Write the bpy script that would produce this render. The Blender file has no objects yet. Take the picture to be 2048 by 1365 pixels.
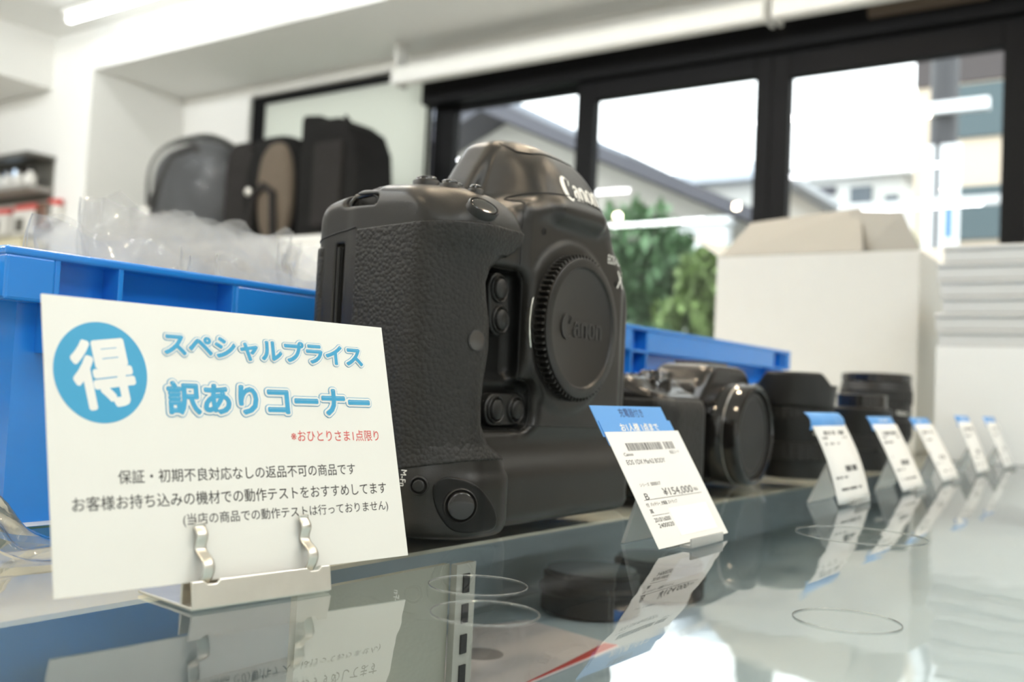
import bpy, bmesh, math, random
import numpy as np
from mathutils import Vector, Matrix
random.seed(7); rng = np.random.default_rng(7)
sc = bpy.context.scene; col = sc.collection
# ---------------------------------------------------------------- camera (counter top is z = 0, counter runs along +X)
H = 0.0622
pit, rol, th = math.radians(2.70), math.radians(2.75), math.radians(34.5)
F0 = Vector((math.cos(th), math.sin(th), 0)); R0 = Vector((math.sin(th), -math.cos(th), 0)); U0 = Vector((0, 0, 1))
FW = F0 * math.cos(pit) + U0 * math.sin(pit); UP = U0 * math.cos(pit) - F0 * math.sin(pit)
RT2 = R0 * math.cos(rol) + UP * math.sin(rol); UP2 = UP * math.cos(rol) - R0 * math.sin(rol)
cd = bpy.data.cameras.new('camera'); cam = bpy.data.objects.new('viewpoint', cd); col.objects.link(cam)
cam.matrix_world = Matrix(((RT2.x, UP2.x, -FW.x, 0), (RT2.y, UP2.y, -FW.y, 0), (RT2.z, UP2.z, -FW.z, H), (0, 0, 0, 1)))
cd.sensor_width = 36; cd.lens = 35.0; cd.clip_start = 0.01; cd.clip_end = 200
cd.dof.use_dof = True; cd.dof.focus_distance = 0.345; cd.dof.aperture_fstop = 11.0; cd.dof.aperture_blades = 9
sc.camera = cam
# ---------------------------------------------------------------- sky, exposure
world = bpy.data.worlds.new('sky'); sc.world = world; world.use_nodes = True
wn = world.node_tree.nodes; wl = world.node_tree.links; wn.clear()
wo = wn.new('ShaderNodeOutputWorld'); wb = wn.new('ShaderNodeBackground')
wb.inputs[0].default_value = (0.93, 0.97, 1.0, 1); wb.inputs[1].default_value = 2.5
wl.new(wb.outputs[0], wo.inputs[0])
sc.view_settings.view_transform = 'Standard'; sc.view_settings.look = 'None'; sc.view_settings.gamma = 1; sc.view_settings.exposure = 0.84
TUBE, TUBE_BEAM, SPOT = 62.0, 7.0, 300.0
SPOTS = [(0.9, 1.3), (-0.4, 0.4), (0.5, -0.7), (-1.2, 1.6), (1.9, -0.9), (-0.2, 2.6), (1.65, -0.05), (1.2, 0.7), (2.2, 1.15)]  # last entries are unseen lamps added for highlights on the camera's deck
sc.cycles.use_denoising = True; sc.cycles.max_bounces = 10; sc.cycles.transparent_max_bounces = 40
sc.cycles.sample_clamp_indirect = 6; sc.cycles.caustics_reflective = False; sc.cycles.caustics_refractive = False
# ---------------------------------------------------------------- materials
def mat(name, color, rough=0.5, metal=0.0, spec=0.5, bump=0.0, bscale=200.0, vary=0.04, coat=0.0, trans=0.0, alpha=1.0, kind='noise'):
    m = bpy.data.materials.new(name); m.use_nodes = True
    nt = m.node_tree; n = nt.nodes; l = nt.links; b = n['Principled BSDF']
    b.inputs['Roughness'].default_value = rough; b.inputs['Metallic'].default_value = metal
    b.inputs['Specular IOR Level'].default_value = spec; b.inputs['Coat Weight'].default_value = coat
    b.inputs['Transmission Weight'].default_value = trans; b.inputs['Alpha'].default_value = alpha
    tc = n.new('ShaderNodeTexCoord'); no = n.new('ShaderNodeTexNoise'); no.inputs['Scale'].default_value = bscale * 0.15; no.inputs['Detail'].default_value = 3
    l.new(tc.outputs['Object'], no.inputs['Vector'])
    hs = n.new('ShaderNodeMix'); hs.data_type = 'RGBA'
    c = np.array(color)
    hs.inputs[6].default_value = (*np.clip(c * (1 - vary), 0, 1), 1); hs.inputs[7].default_value = (*np.clip(c * (1 + vary), 0, 1), 1)
    l.new(no.outputs['Fac'], hs.inputs[0]); l.new(hs.outputs[2], b.inputs['Base Color'])
    if bump:
        if kind == 'leather':
            t = n.new('ShaderNodeTexVoronoi'); t.feature = 'F1'; t.inputs['Scale'].default_value = bscale; out = t.outputs['Distance']
            w_ = n.new('ShaderNodeTexNoise'); w_.inputs['Scale'].default_value = bscale * 0.5; l.new(tc.outputs['Object'], w_.inputs['Vector'])
            mx = n.new('ShaderNodeMix'); mx.data_type = 'RGBA'; mx.inputs[0].default_value = 0.0007; l.new(tc.outputs['Object'], mx.inputs[6]); l.new(w_.outputs['Color'], mx.inputs[7])
            l.new(mx.outputs[2], t.inputs['Vector'])
        else:
            t = n.new('ShaderNodeTexNoise'); t.inputs['Scale'].default_value = bscale; t.inputs['Detail'].default_value = 4; out = t.outputs['Fac']
            l.new(tc.outputs['Object'], t.inputs['Vector'])
        bp = n.new('ShaderNodeBump'); bp.inputs['Strength'].default_value = 1.0; bp.inputs['Distance'].default_value = bump
        if kind == 'leather': bp.invert = True
        l.new(out, bp.inputs['Height']); l.new(bp.outputs[0], b.inputs['Normal'])
    return m
def emit(name, color, s):
    m = bpy.data.materials.new(name); m.use_nodes = True; n = m.node_tree.nodes; n.clear()
    e = n.new('ShaderNodeEmission'); e.inputs[0].default_value = (*color, 1); e.inputs[1].default_value = s
    o = n.new('ShaderNodeOutputMaterial'); m.node_tree.links.new(e.outputs[0], o.inputs[0]); return m
def clear(name, tint=(1, 1, 1), ior=1.5, rough=0.02, boost=1.0, milk=0.0, bump=0.0, bscale=30, stretch=(1, 1, 1), both=False, back=0.5):
    """Thin clear sheet: see-through with Fresnel reflections; milk = share of white scattering."""
    m = bpy.data.materials.new(name); m.use_nodes = True; nt = m.node_tree; n = nt.nodes; l = nt.links; n.clear()
    o = n.new('ShaderNodeOutputMaterial'); tr = n.new('ShaderNodeBsdfTransparent'); gl = n.new('ShaderNodeBsdfGlossy'); mx = n.new('ShaderNodeMixShader')
    tr.inputs[0].default_value = (*tint, 1); gl.inputs['Roughness'].default_value = rough
    fr = n.new('ShaderNodeFresnel'); fr.inputs[0].default_value = ior
    fac = n.new('ShaderNodeMath'); fac.operation = 'MULTIPLY'; fac.inputs[1].default_value = boost; fac.use_clamp = True
    geo = n.new('ShaderNodeNewGeometry')
    if both:
        # a film seen from either side reflects alike
        lw = n.new('ShaderNodeLayerWeight'); lw.inputs[0].default_value = 0.18 * ior / 1.5
        l.new(lw.outputs['Fresnel'], fac.inputs[0]); l.new(fac.outputs[0], mx.inputs[0])
    else:
        inv = n.new('ShaderNodeMath'); inv.operation = 'SUBTRACT'; inv.inputs[0].default_value = 1; l.new(geo.outputs['Backfacing'], inv.inputs[1])
        f2 = n.new('ShaderNodeMath'); f2.operation = 'MULTIPLY'
        l.new(fr.outputs[0], fac.inputs[0]); l.new(fac.outputs[0], f2.inputs[0]); l.new(inv.outputs[0], f2.inputs[1]); l.new(f2.outputs[0], mx.inputs[0])
    base = tr.outputs[0]
    if milk:
        df = n.new('ShaderNodeBsdfDiffuse'); df.inputs[0].default_value = (0.9, 0.91, 0.9, 1)
        tl = n.new('ShaderNodeBsdfTranslucent'); tl.inputs[0].default_value = (0.9, 0.91, 0.9, 1)
        m0 = n.new('ShaderNodeMixShader'); m0.inputs[0].default_value = back; l.new(df.outputs[0], m0.inputs[1]); l.new(tl.outputs[0], m0.inputs[2])
        m1 = n.new('ShaderNodeMixShader'); m1.inputs[0].default_value = milk; l.new(tr.outputs[0], m1.inputs[1]); l.new(m0.outputs[0], m1.inputs[2]); base = m1.outputs[0]
    l.new(base, mx.inputs[1]); l.new(gl.outputs[0], mx.inputs[2]); l.new(mx.outputs[0], o.inputs[0])
    if bump:
        tc = n.new('ShaderNodeTexCoord'); mp = n.new('ShaderNodeMapping'); mp.inputs['Scale'].default_value = stretch
        no = n.new('ShaderNodeTexNoise'); no.inputs['Scale'].default_value = bscale; no.inputs['Detail'].default_value = 2
        bp = n.new('ShaderNodeBump'); bp.inputs['Strength'].default_value = 1; bp.inputs['Distance'].default_value = bump
        l.new(tc.outputs['Object'], mp.inputs[0]); l.new(mp.outputs[0], no.inputs['Vector']); l.new(no.outputs['Fac'], bp.inputs['Height'])
        l.new(bp.outputs[0], gl.inputs['Normal'])
    return m
# ---------------------------------------------------------------- mesh helpers
class MB:
    def __init__(s): s.v = []; s.f = []
    def add(s, v, f, M=None):
        o = len(s.v); s.v += [tuple(M @ Vector(p)) if M else tuple(p) for p in v]; s.f += [tuple(i + o for i in q) for q in f]; return s
    def box(s, x0, y0, z0, x1, y1, z1, M=None):
        v = [(x, y, z) for z in (z0, z1) for y in (y0, y1) for x in (x0, x1)]
        return s.add(v, [(0, 2, 3, 1), (4, 5, 7, 6), (0, 1, 5, 4), (2, 6, 7, 3), (0, 4, 6, 2), (1, 3, 7, 5)], M)
    def prism(s, poly, h0, h1, M=None):
        """poly in local xy, extruded along local z from h0 to h1."""
        a = sum(poly[i][0] * poly[(i+1) % len(poly)][1] - poly[(i+1) % len(poly)][0] * poly[i][1] for i in range(len(poly)))
        if a < 0: poly = poly[::-1]
        n = len(poly); v = [(x, y, h0) for x, y in poly] + [(x, y, h1) for x, y in poly]
        return s.add(v, [tuple(range(n))[::-1], tuple(range(n, 2*n))] + [(i, (i+1) % n, n + (i+1) % n, n + i) for i in range(n)], M)
    def lathe(s, prof, n=48, M=None, rad=None):
        """prof: (radius, height) pairs round local z. rad(k, i): radius factor."""
        v = []; f = []
        for i, (r, h) in enumerate(prof):
            for k in range(n):
                a = 2 * math.pi * k / n; q = r * (rad(k, i) if rad else 1); v.append((q * math.cos(a), q * math.sin(a), h))
        for i in range(len(prof) - 1):
            for k in range(n): f.append((i*n + k, i*n + (k+1) % n, (i+1)*n + (k+1) % n, (i+1)*n + k))
        f.append(tuple(range(n))[::-1]); m = (len(prof)-1) * n; f.append(tuple(range(m, m+n)))
        return s.add(v, f, M)
    def tube(s, path, r, n=8, closed=False, M=None):
        P = [Vector(p) for p in path]; v = []; f = []; m = len(P); up = None
        for i, p in enumerate(P):
            t = (P[(i+1) % m] - P[i-1]) if closed else (P[min(i+1, m-1)] - P[max(i-1, 0)])
            t.normalize()
            if up is None: up = t.orthogonal().normalized()
            up = (up - t * up.dot(t)); up = up.normalized() if up.length > 1e-6 else t.orthogonal().normalized()
            sd = t.cross(up); rr = r[i] if isinstance(r, (list, tuple)) else r
            v += [p + (up * math.cos(2*math.pi*k/n) + sd * math.sin(2*math.pi*k/n)) * rr for k in range(n)]
        for i in range(m if closed else m - 1):
            j = (i + 1) % m
            f += [(i*n + k, i*n + (k+1) % n, j*n + (k+1) % n, j*n + k) for k in range(n)]
        if not closed: f += [tuple(range(n))[::-1], tuple(range((m-1)*n, m*n))]
        return s.add(v, f, M)
    def grid(s, fn, nu, nv, M=None, close_u=False):
        v = [fn(i / (nu - 1 if not close_u else nu), j / (nv - 1)) for j in range(nv) for i in range(nu)]
        f = [(j*nu + i, j*nu + (i+1) % nu, (j+1)*nu + (i+1) % nu, (j+1)*nu + i) for j in range(nv - 1) for i in range(nu if close_u else nu - 1)]
        return s.add(v, f, M)
    def ico(s, c, r, sub=2, fn=None):
        bm = bmesh.new(); bmesh.ops.create_icosphere(bm, subdivisions=sub, radius=1)
        vs = [v.co.copy() for v in bm.verts]; fs = [tuple(v.index for v in q.verts) for q in bm.faces]; bm.free()
        r = r if isinstance(r, (tuple, list)) else (r, r, r)
        return s.add([(c[0] + p.x*r[0]*(fn(p) if fn else 1), c[1] + p.y*r[1]*(fn(p) if fn else 1), c[2] + p.z*r[2]*(fn(p) if fn else 1)) for p in vs], fs)
    def build(s, name, m, parent=None, smooth=None, bevel=0, bseg=2, loc=None, solid=0):
        me = bpy.data.meshes.new(name); me.from_pydata([tuple(p) for p in s.v], [], s.f); me.update()
        if smooth is not None:
            me.shade_smooth(); me.set_sharp_from_angle(angle=math.radians(smooth))
        o = bpy.data.objects.new(name, me); col.objects.link(o); me.materials.append(m)
        if parent is not None: o.parent = parent
        if loc is not None: o.location = loc
        if solid:
            md = o.modifiers.new('thick', 'SOLIDIFY'); md.thickness = solid; md.offset = 0
        if bevel:
            md = o.modifiers.new('bevel', 'BEVEL'); md.width = bevel; md.segments = bseg; md.limit_method = 'ANGLE'; md.angle_limit = math.radians(40)
        return o
def tag(o, label=None, cat=None, group=None, kind=None):
    if label: o['label'] = label
    if cat: o['category'] = cat
    if group: o['group'] = group
    if kind: o['kind'] = kind
    return o
def thing(name, label, cat, loc=(0, 0, 0), rz=0, group=None):
    o = bpy.data.objects.new(name, None); o.empty_display_size = 0.02; col.objects.link(o); o.location = loc; o.rotation_euler = (0, 0, rz)
    return tag(o, label, cat, group)
def copy_thing(o, parent=None):
    c = o.copy(); col.objects.link(c)
    if parent is not None: c.parent = parent
    for ch in list(o.children): copy_thing(ch, c)
    return c
def frame(origin, x, y, z):
    return Matrix(((x[0], y[0], z[0], origin[0]), (x[1], y[1], z[1], origin[1]), (x[2], y[2], z[2], origin[2]), (0, 0, 0, 1)))
def nframe(p, n, up=(0, 0, 1)):
    """Frame at p whose z is the normal n, y as near `up` as can be."""
    n = Vector(n).normalized(); y = Vector(up); y = (y - n * y.dot(n)); y = y.normalized() if y.length > 1e-4 else n.orthogonal().normalized(); x = y.cross(n)
    return frame(p, x, y, n)
_TXT = {}
def text2d(s, size, offset=0.0, align='CENTER', space=1.0, res=3):
    """Flat lettering in the built-in typeface: verts (x, y), faces. offset: bolder strokes, by overprinting shifted copies."""
    if s not in _TXT:
        c = bpy.data.curves.new('lettering', 'FONT'); c.body = s; c.size = 1; c.align_x = 'LEFT'; c.align_y = 'CENTER'; c.resolution_u = res
        o = bpy.data.objects.new('lettering', c); col.objects.link(o)
        dg = bpy.context.evaluated_depsgraph_get(); e = o.evaluated_get(dg); me = e.to_mesh()
        _TXT[s] = ([(p.co.x, p.co.y, 0.0) for p in me.vertices], [tuple(q.vertices) for q in me.polygons]); e.to_mesh_clear()
        bpy.data.objects.remove(o); bpy.data.curves.remove(c)
    v, f = _TXT[s]
    if offset <= 0: return [(x * size, y * size, k) for x, y, k in v], f
    n = 6 if offset < 0.02 else 10 if offset < 0.05 else 20; V = []; F = []
    for k in range(n):
        a = 2 * math.pi * (k + 0.5) / n; o = len(V)
        V += [((x + offset * math.cos(a)) * size, (y + offset * math.sin(a)) * size, k * 2.5e-6) for x, y, _ in v]; F += [tuple(i + o for i in q) for q in f]
    if offset > 0.05:
        V2, F2 = text2d(s, size, offset * 0.5); o = len(V); V += [(x, y, k + 5.5e-5) for x, y, k in V2]; F += [tuple(i + o for i in q) for q in F2]
    return V, F
def put_text(mb, s, size, M, x0, x1, y, h, z=0.0, offset=0.0, space=1.0, fit=True):
    """Lettering stretched to span x0..x1 with total height h centred at y, on plane z of frame M."""
    v, f = text2d(s, 1.0, offset, 'LEFT', space)
    if not v: return mb
    xs = [p[0] for p in v]; ys = [p[1] for p in v]; sx = (x1 - x0) / (max(xs) - min(xs)); sy = h / (max(ys) - min(ys)); cy = (max(ys) + min(ys)) / 2; bx = min(xs)
    return mb.add([((p[0] - bx) * sx + x0, (p[1] - cy) * sy + y, z + p[2]) for p in v], f, M)
M_PAINT = mat('black_satin_paint', (0.0150, 0.0137, 0.0117), 0.34, spec=0.36, bump=0.00006, bscale=2200, vary=0.08)
M_LEATHER = mat('black_grained_rubber', (0.0165, 0.0158, 0.0143), 0.46, spec=0.28, bump=0.00030, bscale=560, vary=0.1, kind='leather')
M_GLOSSB = mat('black_gloss_plastic', (0.012, 0.011, 0.010), 0.12, spec=0.6)
M_MATB = mat('black_matt_plastic', (0.013, 0.0125, 0.0115), 0.42, spec=0.32, bump=0.00003, bscale=3000)
M_DARK = mat('seam_black', (0.008, 0.008, 0.008), 0.7)
M_STEEL = mat('bright_steel', (0.70, 0.68, 0.62), 0.34, metal=1.0, vary=0.10, bump=0.00002, bscale=900)
M_WHITE_PRINT = mat('white_print', (0.88, 0.86, 0.80), 0.5)
# ---------------------------------------------------------------- the shop room
def structure(o): o['kind'] = 'structure'; return o
M_WALL = mat('white_wall_paint', (0.80, 0.79, 0.75), 0.7, bump=0.0004, bscale=300, vary=0.015)
M_CEIL = mat('white_ceiling_paint', (0.80, 0.80, 0.77), 0.8, vary=0.015)
M_FLOOR = mat('light_grey_floor', (0.50, 0.49, 0.46), 0.35, vary=0.08)
M_FRAME = mat('black_window_frame', (0.006, 0.006, 0.0065), 0.5, spec=0.08, vary=0.06)
FL, CE, SO = -0.95, 1.78, 1.5643
XB, XW, YR = 2.85, 3.40, 4.595
structure(MB().box(-3.2, -3.6, FL - 0.1, 3.55, 7.2, FL).build('floor', M_FLOOR))
structure(MB().box(-3.2, -3.6, CE, XB + 0.05, 7.2, CE + 0.1).build('ceiling', M_CEIL))
structure(MB().box(XB, -3.6, SO, 3.55, YR + 0.001, CE + 0.1).build('trim_1', M_CEIL))            # beam and soffit over the window
structure(MB().box(XB, YR, FL, 3.55, 7.2, CE + 0.05).build('wall_far_left', M_WALL))           # pillar block left of the window bay
structure(MB().box(2.45, 4.95, 1.5085, XB, 7.2, CE).build('trim_2', M_WALL))                 # bulkhead above the wall display
structure(MB().box(-3.2, 7.1, FL, XB, 7.2, CE).build('wall_left', M_WALL))
structure(MB().box(-3.2, -3.6, FL, 3.55, -3.5, CE).build('wall_right', M_WALL))
structure(MB().box(-3.3, -3.6, FL, -3.2, 7.2, CE).build('wall_back', M_WALL))
structure(MB().box(XW, 4.058, FL, XW + 0.15, YR + 0.001, SO + 0.001).build('wall_window', M_WALL))
structure(MB().box(XW, -3.6, 1.505, XW + 0.15, 4.058, SO + 0.001).build('trim_3', M_WALL))        # strip above the window head
structure(MB().box(XW, -3.5, FL, XW + 0.15, 4.058, FL + 0.08).build('trim_4', M_FRAME))         # threshold
structure(MB().box(XW - 0.02, -3.5, 1.312, XW + 0.13, 2.88, 1.4999).build('trim_5', M_FRAME, bevel=0.004))   # black window head
structure(MB().box(XW - 0.05, 0.55, 1.365, XW - 0.021, 0.92, 1.40).build('trim_6', mat('brown_door_closer', (0.10, 0.075, 0.055), 0.5)))
M_PANE = clear('window_glass', (0.97, 0.99, 0.98), 1.5, 0.0)
M_FROST = bpy.data.materials.new('frosted_film'); M_FROST.use_nodes = True
_n = M_FROST.node_tree.nodes; _l = M_FROST.node_tree.links; _n.clear()
_o = _n.new('ShaderNodeOutputMaterial'); _d = _n.new('ShaderNodeBsdfDiffuse'); _t = _n.new('ShaderNodeBsdfTranslucent'); _m = _n.new('ShaderNodeMixShader')
_d.inputs[0].default_value = (0.78, 0.79, 0.73, 1); _t.inputs[0].default_value = (0.70, 0.72, 0.66, 1); _m.inputs[0].default_value = 0.55
_l.new(_d.outputs[0], _m.inputs[1]); _l.new(_t.outputs[0], _m.inputs[2]); _l.new(_m.outputs[0], _o.inputs[0])
def window(k, y0, y1, ztop, dx, fw0, fw1, top, pane):
    e = structure(thing('window_%d' % k, None, None, (XW, 0, 0)))
    mb = MB(); z0 = FL + 0.08; d0, d1 = dx, dx + 0.05
    mb.box(d0, y0 - fw0, z0, d1, y0, ztop + top); mb.box(d0, y1, z0, d1, y1 + fw1, ztop + top)
    mb.box(d0, y0, ztop, d1, y1, ztop + top); mb.box(d0, y0, z0, d1, y1, z0 + 0.09)
    mb.build('frame', M_FRAME, e, bevel=0.003)
    MB().box(d0 + 0.020, y0 - 0.005, z0 + 0.085, d0 + 0.026, y1 + 0.005, ztop + 0.005).build('pane', pane, e)
window(1, 2.88, 3.977, 1.465, 0.02, 0.0, 0.080, 0.035, M_FROST)
window(2, 2.0875, 2.76, 1.300, 0.075, 0.045, 0.119, 0.012, M_PANE)
window(3, 1.330, 2.003, 1.236, 0.02, 0.060, 0.084, 0.076, M_PANE)
window(4, 0.513, 1.203, 1.220, 0.02, 0.075, 0.066, 0.092, M_PANE)
window(5, -0.42, 0.38, 1.220, 0.075, 0.075, 0.060, 0.092, M_PANE)
structure(MB().box(XW - 0.03, -3.5, FL + 0.08, XW + 0.15, -0.50, 1.312).build('wall_beside_window', mat('warm_wood_panel', (0.36, 0.31, 0.25), 0.5, vary=0.15, bscale=40)))
# ---- lights
M_TUBE = emit('lit_tube', (0.93, 0.975, 1.0), TUBE); M_TUBE_B = emit('lit_beam_tube', (0.97, 1.0, 1.0), TUBE_BEAM); M_SPOT = emit('lit_lamp', (1.0, 0.80, 0.56), SPOT)
M_FIT = mat('white_fitting', (0.78, 0.77, 0.73), 0.4)
def tube_lamp(y1, label, x=2.64, L=1.2):
    t = thing('tube_lamp', label, 'lamp', (x, y1 - L / 2, CE), 0, 'ceiling tube lamps')
    MB().box(-0.035, -L/2, -0.03, 0.035, L/2, 0).build('housing', M_FIT, t, bevel=0.004)
    MB().tube([(0, -L/2 + 0.01, -0.05), (0, L/2 - 0.01, -0.05)], 0.016, 16).build('lit_tube', M_TUBE_B if x > 2 else M_TUBE, t, smooth=60)
    for s in (-1, 1): MB().box(-0.02, s*(L/2 - 0.012) - 0.012, -0.07, 0.02, s*(L/2 - 0.012) + 0.012, -0.028).build('end_cap', M_FIT, t, bevel=0.003)
    return t
tube_lamp(4.50, 'lit white tube lamp on the ceiling at the upper left, before the beam')
for y in (3.1, 1.7, 0.3, -1.1): tube_lamp(y, 'lit white tube lamp on the ceiling in the row along the beam')
for x in (1.2, -0.3, -1.8):  # unseen rows added for the room's brightness
    for y in (5.0, 2.6, -0.9): tube_lamp(y, 'unseen white tube lamp added on the ceiling to brighten the shop', x)
def spot(x, y, z=CE):
    t = thing('downlight', 'small warm round downlight set in the shop ceiling', 'lamp', (x, y, z), 0, 'warm ceiling downlights')
    MB().lathe([(0.055, -0.001), (0.055, -0.02), (0.043, -0.045), (0.040, -0.043), (0.040, -0.02)], 24).build('housing', M_FIT, t, smooth=40)
    MB().lathe([(0.040, -0.030), (0.038, -0.038), (0.02, -0.041)], 24).build('lit_lens', M_SPOT, t, smooth=40)
for p in SPOTS: spot(*p)
def aimed(x, y, label, target=(2.2, 2.4, 0.4)):
    t = thing('spotlight', label, 'lamp', (x, y, CE), 0, 'aimed ceiling spotlights')
    d = (Vector(target) - Vector((x, y, CE - 0.06))).normalized(); M = nframe(Vector((0, 0, -0.06)), d)
    MB().tube([(0, 0, 0), (0, 0, -0.05)], 0.008, 10).build('stem', M_FIT, t, smooth=60)
    MB().lathe([(0.030, -0.05), (0.036, -0.045), (0.038, 0.045), (0.034, 0.045), (0.033, 0.038)], 24, M).build('housing', M_FIT, t, smooth=40)
    MB().lathe([(0.033, 0.036), (0.032, 0.043), (0.01, 0.046)], 24, M).build('lit_lens', M_SPOT, t, smooth=40)
aimed(-1.286, 4.478, 'aimed warm spotlight on the ceiling far behind, mirrored in the second pane'); aimed(-1.181, 3.259, 'aimed warm spotlight on the ceiling behind, mirrored in the third pane')
# ---- roller blinds
M_BLIND = mat('white_blind_cloth', (0.80, 0.79, 0.74), 0.7)
def blind(y0, y1, label):
    t = thing('roller_blind', label, 'blind', (3.26, (y0 + y1) / 2, 1.41), 0, 'rolled up blinds over the window')
    L = (y1 - y0) / 2
    MB().tube([(0, -L, 0), (0, L, 0)], 0.043, 24).build('cloth_roll', M_BLIND, t, smooth=60)
    for s in (-1, 1): MB().box(-0.02, s*L - 0.006, -0.045, 0.06, s*L + 0.006, 0.1543).build('bracket', M_FIT, t, bevel=0.002)
    MB().box(-0.045, -L, -0.043, -0.041, L, 0.0).build('bottom_bar', M_FIT, t)
blind(1.235, 2.92, 'rolled up white blind above the window, the longer left one')
blind(-0.50, 1.205, 'rolled up white blind above the window, reaching the right edge')
# ---------------------------------------------------------------- outside
M_GROUND = mat('grey_asphalt', (0.16, 0.16, 0.16), 0.9, vary=0.1)
structure(MB().box(3.55, -15, -1.15, 60, 60, -1.0).build('ground', M_GROUND))
M_ROOF = mat('grey_roof_tile', (0.20, 0.22, 0.26), 0.6, vary=0.15, bscale=40, bump=0.02)
M_ROOF2 = mat('slate_blue_roof', (0.42, 0.46, 0.52), 0.6, vary=0.1, bscale=30)
M_PLAST = mat('pale_plaster', (0.62, 0.62, 0.60), 0.9); M_PLAST2 = mat('greyish_plaster', (0.42, 0.40, 0.36), 0.9, vary=0.12, bscale=20)
M_BEIGE = mat('beige_render', (0.55, 0.46, 0.36), 0.9); M_DKTIM = mat('dark_eaves', (0.06, 0.06, 0.075), 0.7); M_WIN = mat('dark_window', (0.05, 0.07, 0.09), 0.15)
M_BROWN = mat('brown_cladding', (0.06, 0.05, 0.05), 0.8); M_TEAL = mat('dark_green_wall', (0.07, 0.10, 0.11), 0.8); M_WHITEB = mat('white_painted_board', (0.75, 0.76, 0.78), 0.5)
def gable_house(name, label, x, d, yl, yr, ypk, zl, zr, zpk, wall, over=0.35, rt=0.22, roof=None, windows=()):
    """House whose gable end faces the shop: ridge runs along X; left and right eaves may differ."""
    t = thing(name, label, 'building', (x, (yl + yr) / 2, -1.0)); cy = (yl + yr) / 2
    poly = [(yl - cy, 0), (yr - cy, 0), (yr - cy, zr + 1.0), (ypk - cy, zpk + 1.0), (yl - cy, zl + 1.0)]
    M = frame((0, 0, 0), (0, 1, 0), (0, 0, 1), (1, 0, 0))
    MB().prism(poly, 0, d, M).build('wall', wall, t)
    def slope(a, b):
        ux, uz = b[0] - a[0], b[1] - a[1]; L = math.hypot(ux, uz); nx, nz = -uz / L, ux / L
        if nz < 0: nx, nz = -nx, -nz
        k = over / L; a2 = (a[0] - ux * k, a[1] - uz * k)
        return [(a2[0], a2[1]), b, (b[0] + nx * rt, b[1] + nz * rt), (a2[0] + nx * rt, a2[1] + nz * rt)]
    pk = (ypk - cy, zpk + 1.02)
    for e in ((yl - cy, zl + 1.02), (yr - cy, zr + 1.02)): MB().prism(slope(e, pk), -0.5, d + 0.3, M).build('roof', roof or M_ROOF, t)
    MB().tube([(-0.55, pk[0], pk[1] + rt), (d + 0.35, pk[0], pk[1] + rt)], rt * 0.6, 10).build('ridge', roof or M_ROOF, t, smooth=60)
    for (y0, y1, z0, z1) in windows: MB().box(-0.04, y0 - cy, z0 + 1, 0.03, y1 - cy, z1 + 1).build('window', M_WIN, t)
    return t
def box_house(name, label, x, d, y0, y1, z1, wall, windows=(), slab=0.25, over=0.3, roofm=None):
    t = thing(name, label, 'building', (x, (y0 + y1) / 2, -1.0)); h = (y1 - y0) / 2; cy = (y0 + y1) / 2
    MB().box(0, -h, 0, d, h, z1 + 1).build('wall', wall, t)
    MB().box(-over, -h - over, z1 + 1, d, h + over, z1 + 1 + slab).build('roof', roofm or wall, t)
    for (a, b, c, e, m) in windows:
        MB().box(-0.06, a - cy, c + 1, 0.02, b - cy, e + 1).build('window' if m is M_WIN else 'cladding', m, t)
    return t
gable_house('house', 'grey tiled house with a peaked roof seen through the leftmost clear pane', 12, 6, 12.0, 6.6, 9.0, 3.0, 3.15, 4.25, M_PLAST, windows=((8.2, 9.4, 2.6, 3.3), (7.2, 7.8, 2.4, 3.1)))
gable_house('house', 'long low house whose dark eaves slope down to the right behind the hedge', 9, 1.9, 7.4, 3.0, 6.4, 2.6, 1.5, 3.02, M_PLAST2, rt=0.12, roof=M_DKTIM, windows=((5.4, 6.0, 1.3, 1.9),))
def hip_house(label, x, d, yl, yr, ze, zp, wall, roof):
    t = thing('house', label, 'building', (x, (yl + yr) / 2, -1.0)); h = (yl - yr) / 2
    MB().box(0, -h, 0, d, h, ze + 1).build('wall', wall, t)
    o = 0.35; a = [(-o, -h - o, ze + 1), (d + o, -h - o, ze + 1), (d + o, h + o, ze + 1), (-o, h + o, ze + 1)]
    b = [(p[0], p[1], p[2] + 0.15) for p in a]; r = [(d * 0.45, 0, zp + 1), (d * 0.55, 0, zp + 1)]
    MB().add(a + b + r, [(3, 2, 1, 0), (0, 1, 5, 4), (1, 2, 6, 5), (2, 3, 7, 6), (3, 0, 4, 7), (4, 5, 9, 8), (5, 6, 9), (6, 7, 8, 9), (7, 4, 8)]).build('roof', roof, t)
hip_house('pale house with a hipped blue grey roof behind the sloping eaves', 19, 4.0, 9.55, 6.95, 4.42, 5.35, M_PLAST, M_ROOF2)
box_house('house', 'pale flat roofed modern house with dark windows, left of the utility pole', 24, 8, 5.7, 9.6, 5.45, M_PLAST, ((6.35, 6.85, 4.55, 5.25, M_WIN), (5.75, 6.05, 4.5, 5.0, M_WIN), (7.2, 9.0, 5.1, 5.3, M_DKTIM)), 0.3)
box_house('building', 'tall beige building with a brown upper floor at the right of the window', 16, 8, -6.0, 3.62, 5.9, M_BEIGE, ((-6.0, 3.62, 5.0, 5.9, M_BROWN), (2.2, 3.0, 4.15, 4.95, M_TEAL), (-6.0, 3.3, 2.6, 3.4, M_TEAL), (-6.0, 3.6, -1.0, 2.5, M_TEAL), (0.9, 1.9, 4.2, 4.9, M_WIN)), 0.3)
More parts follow.
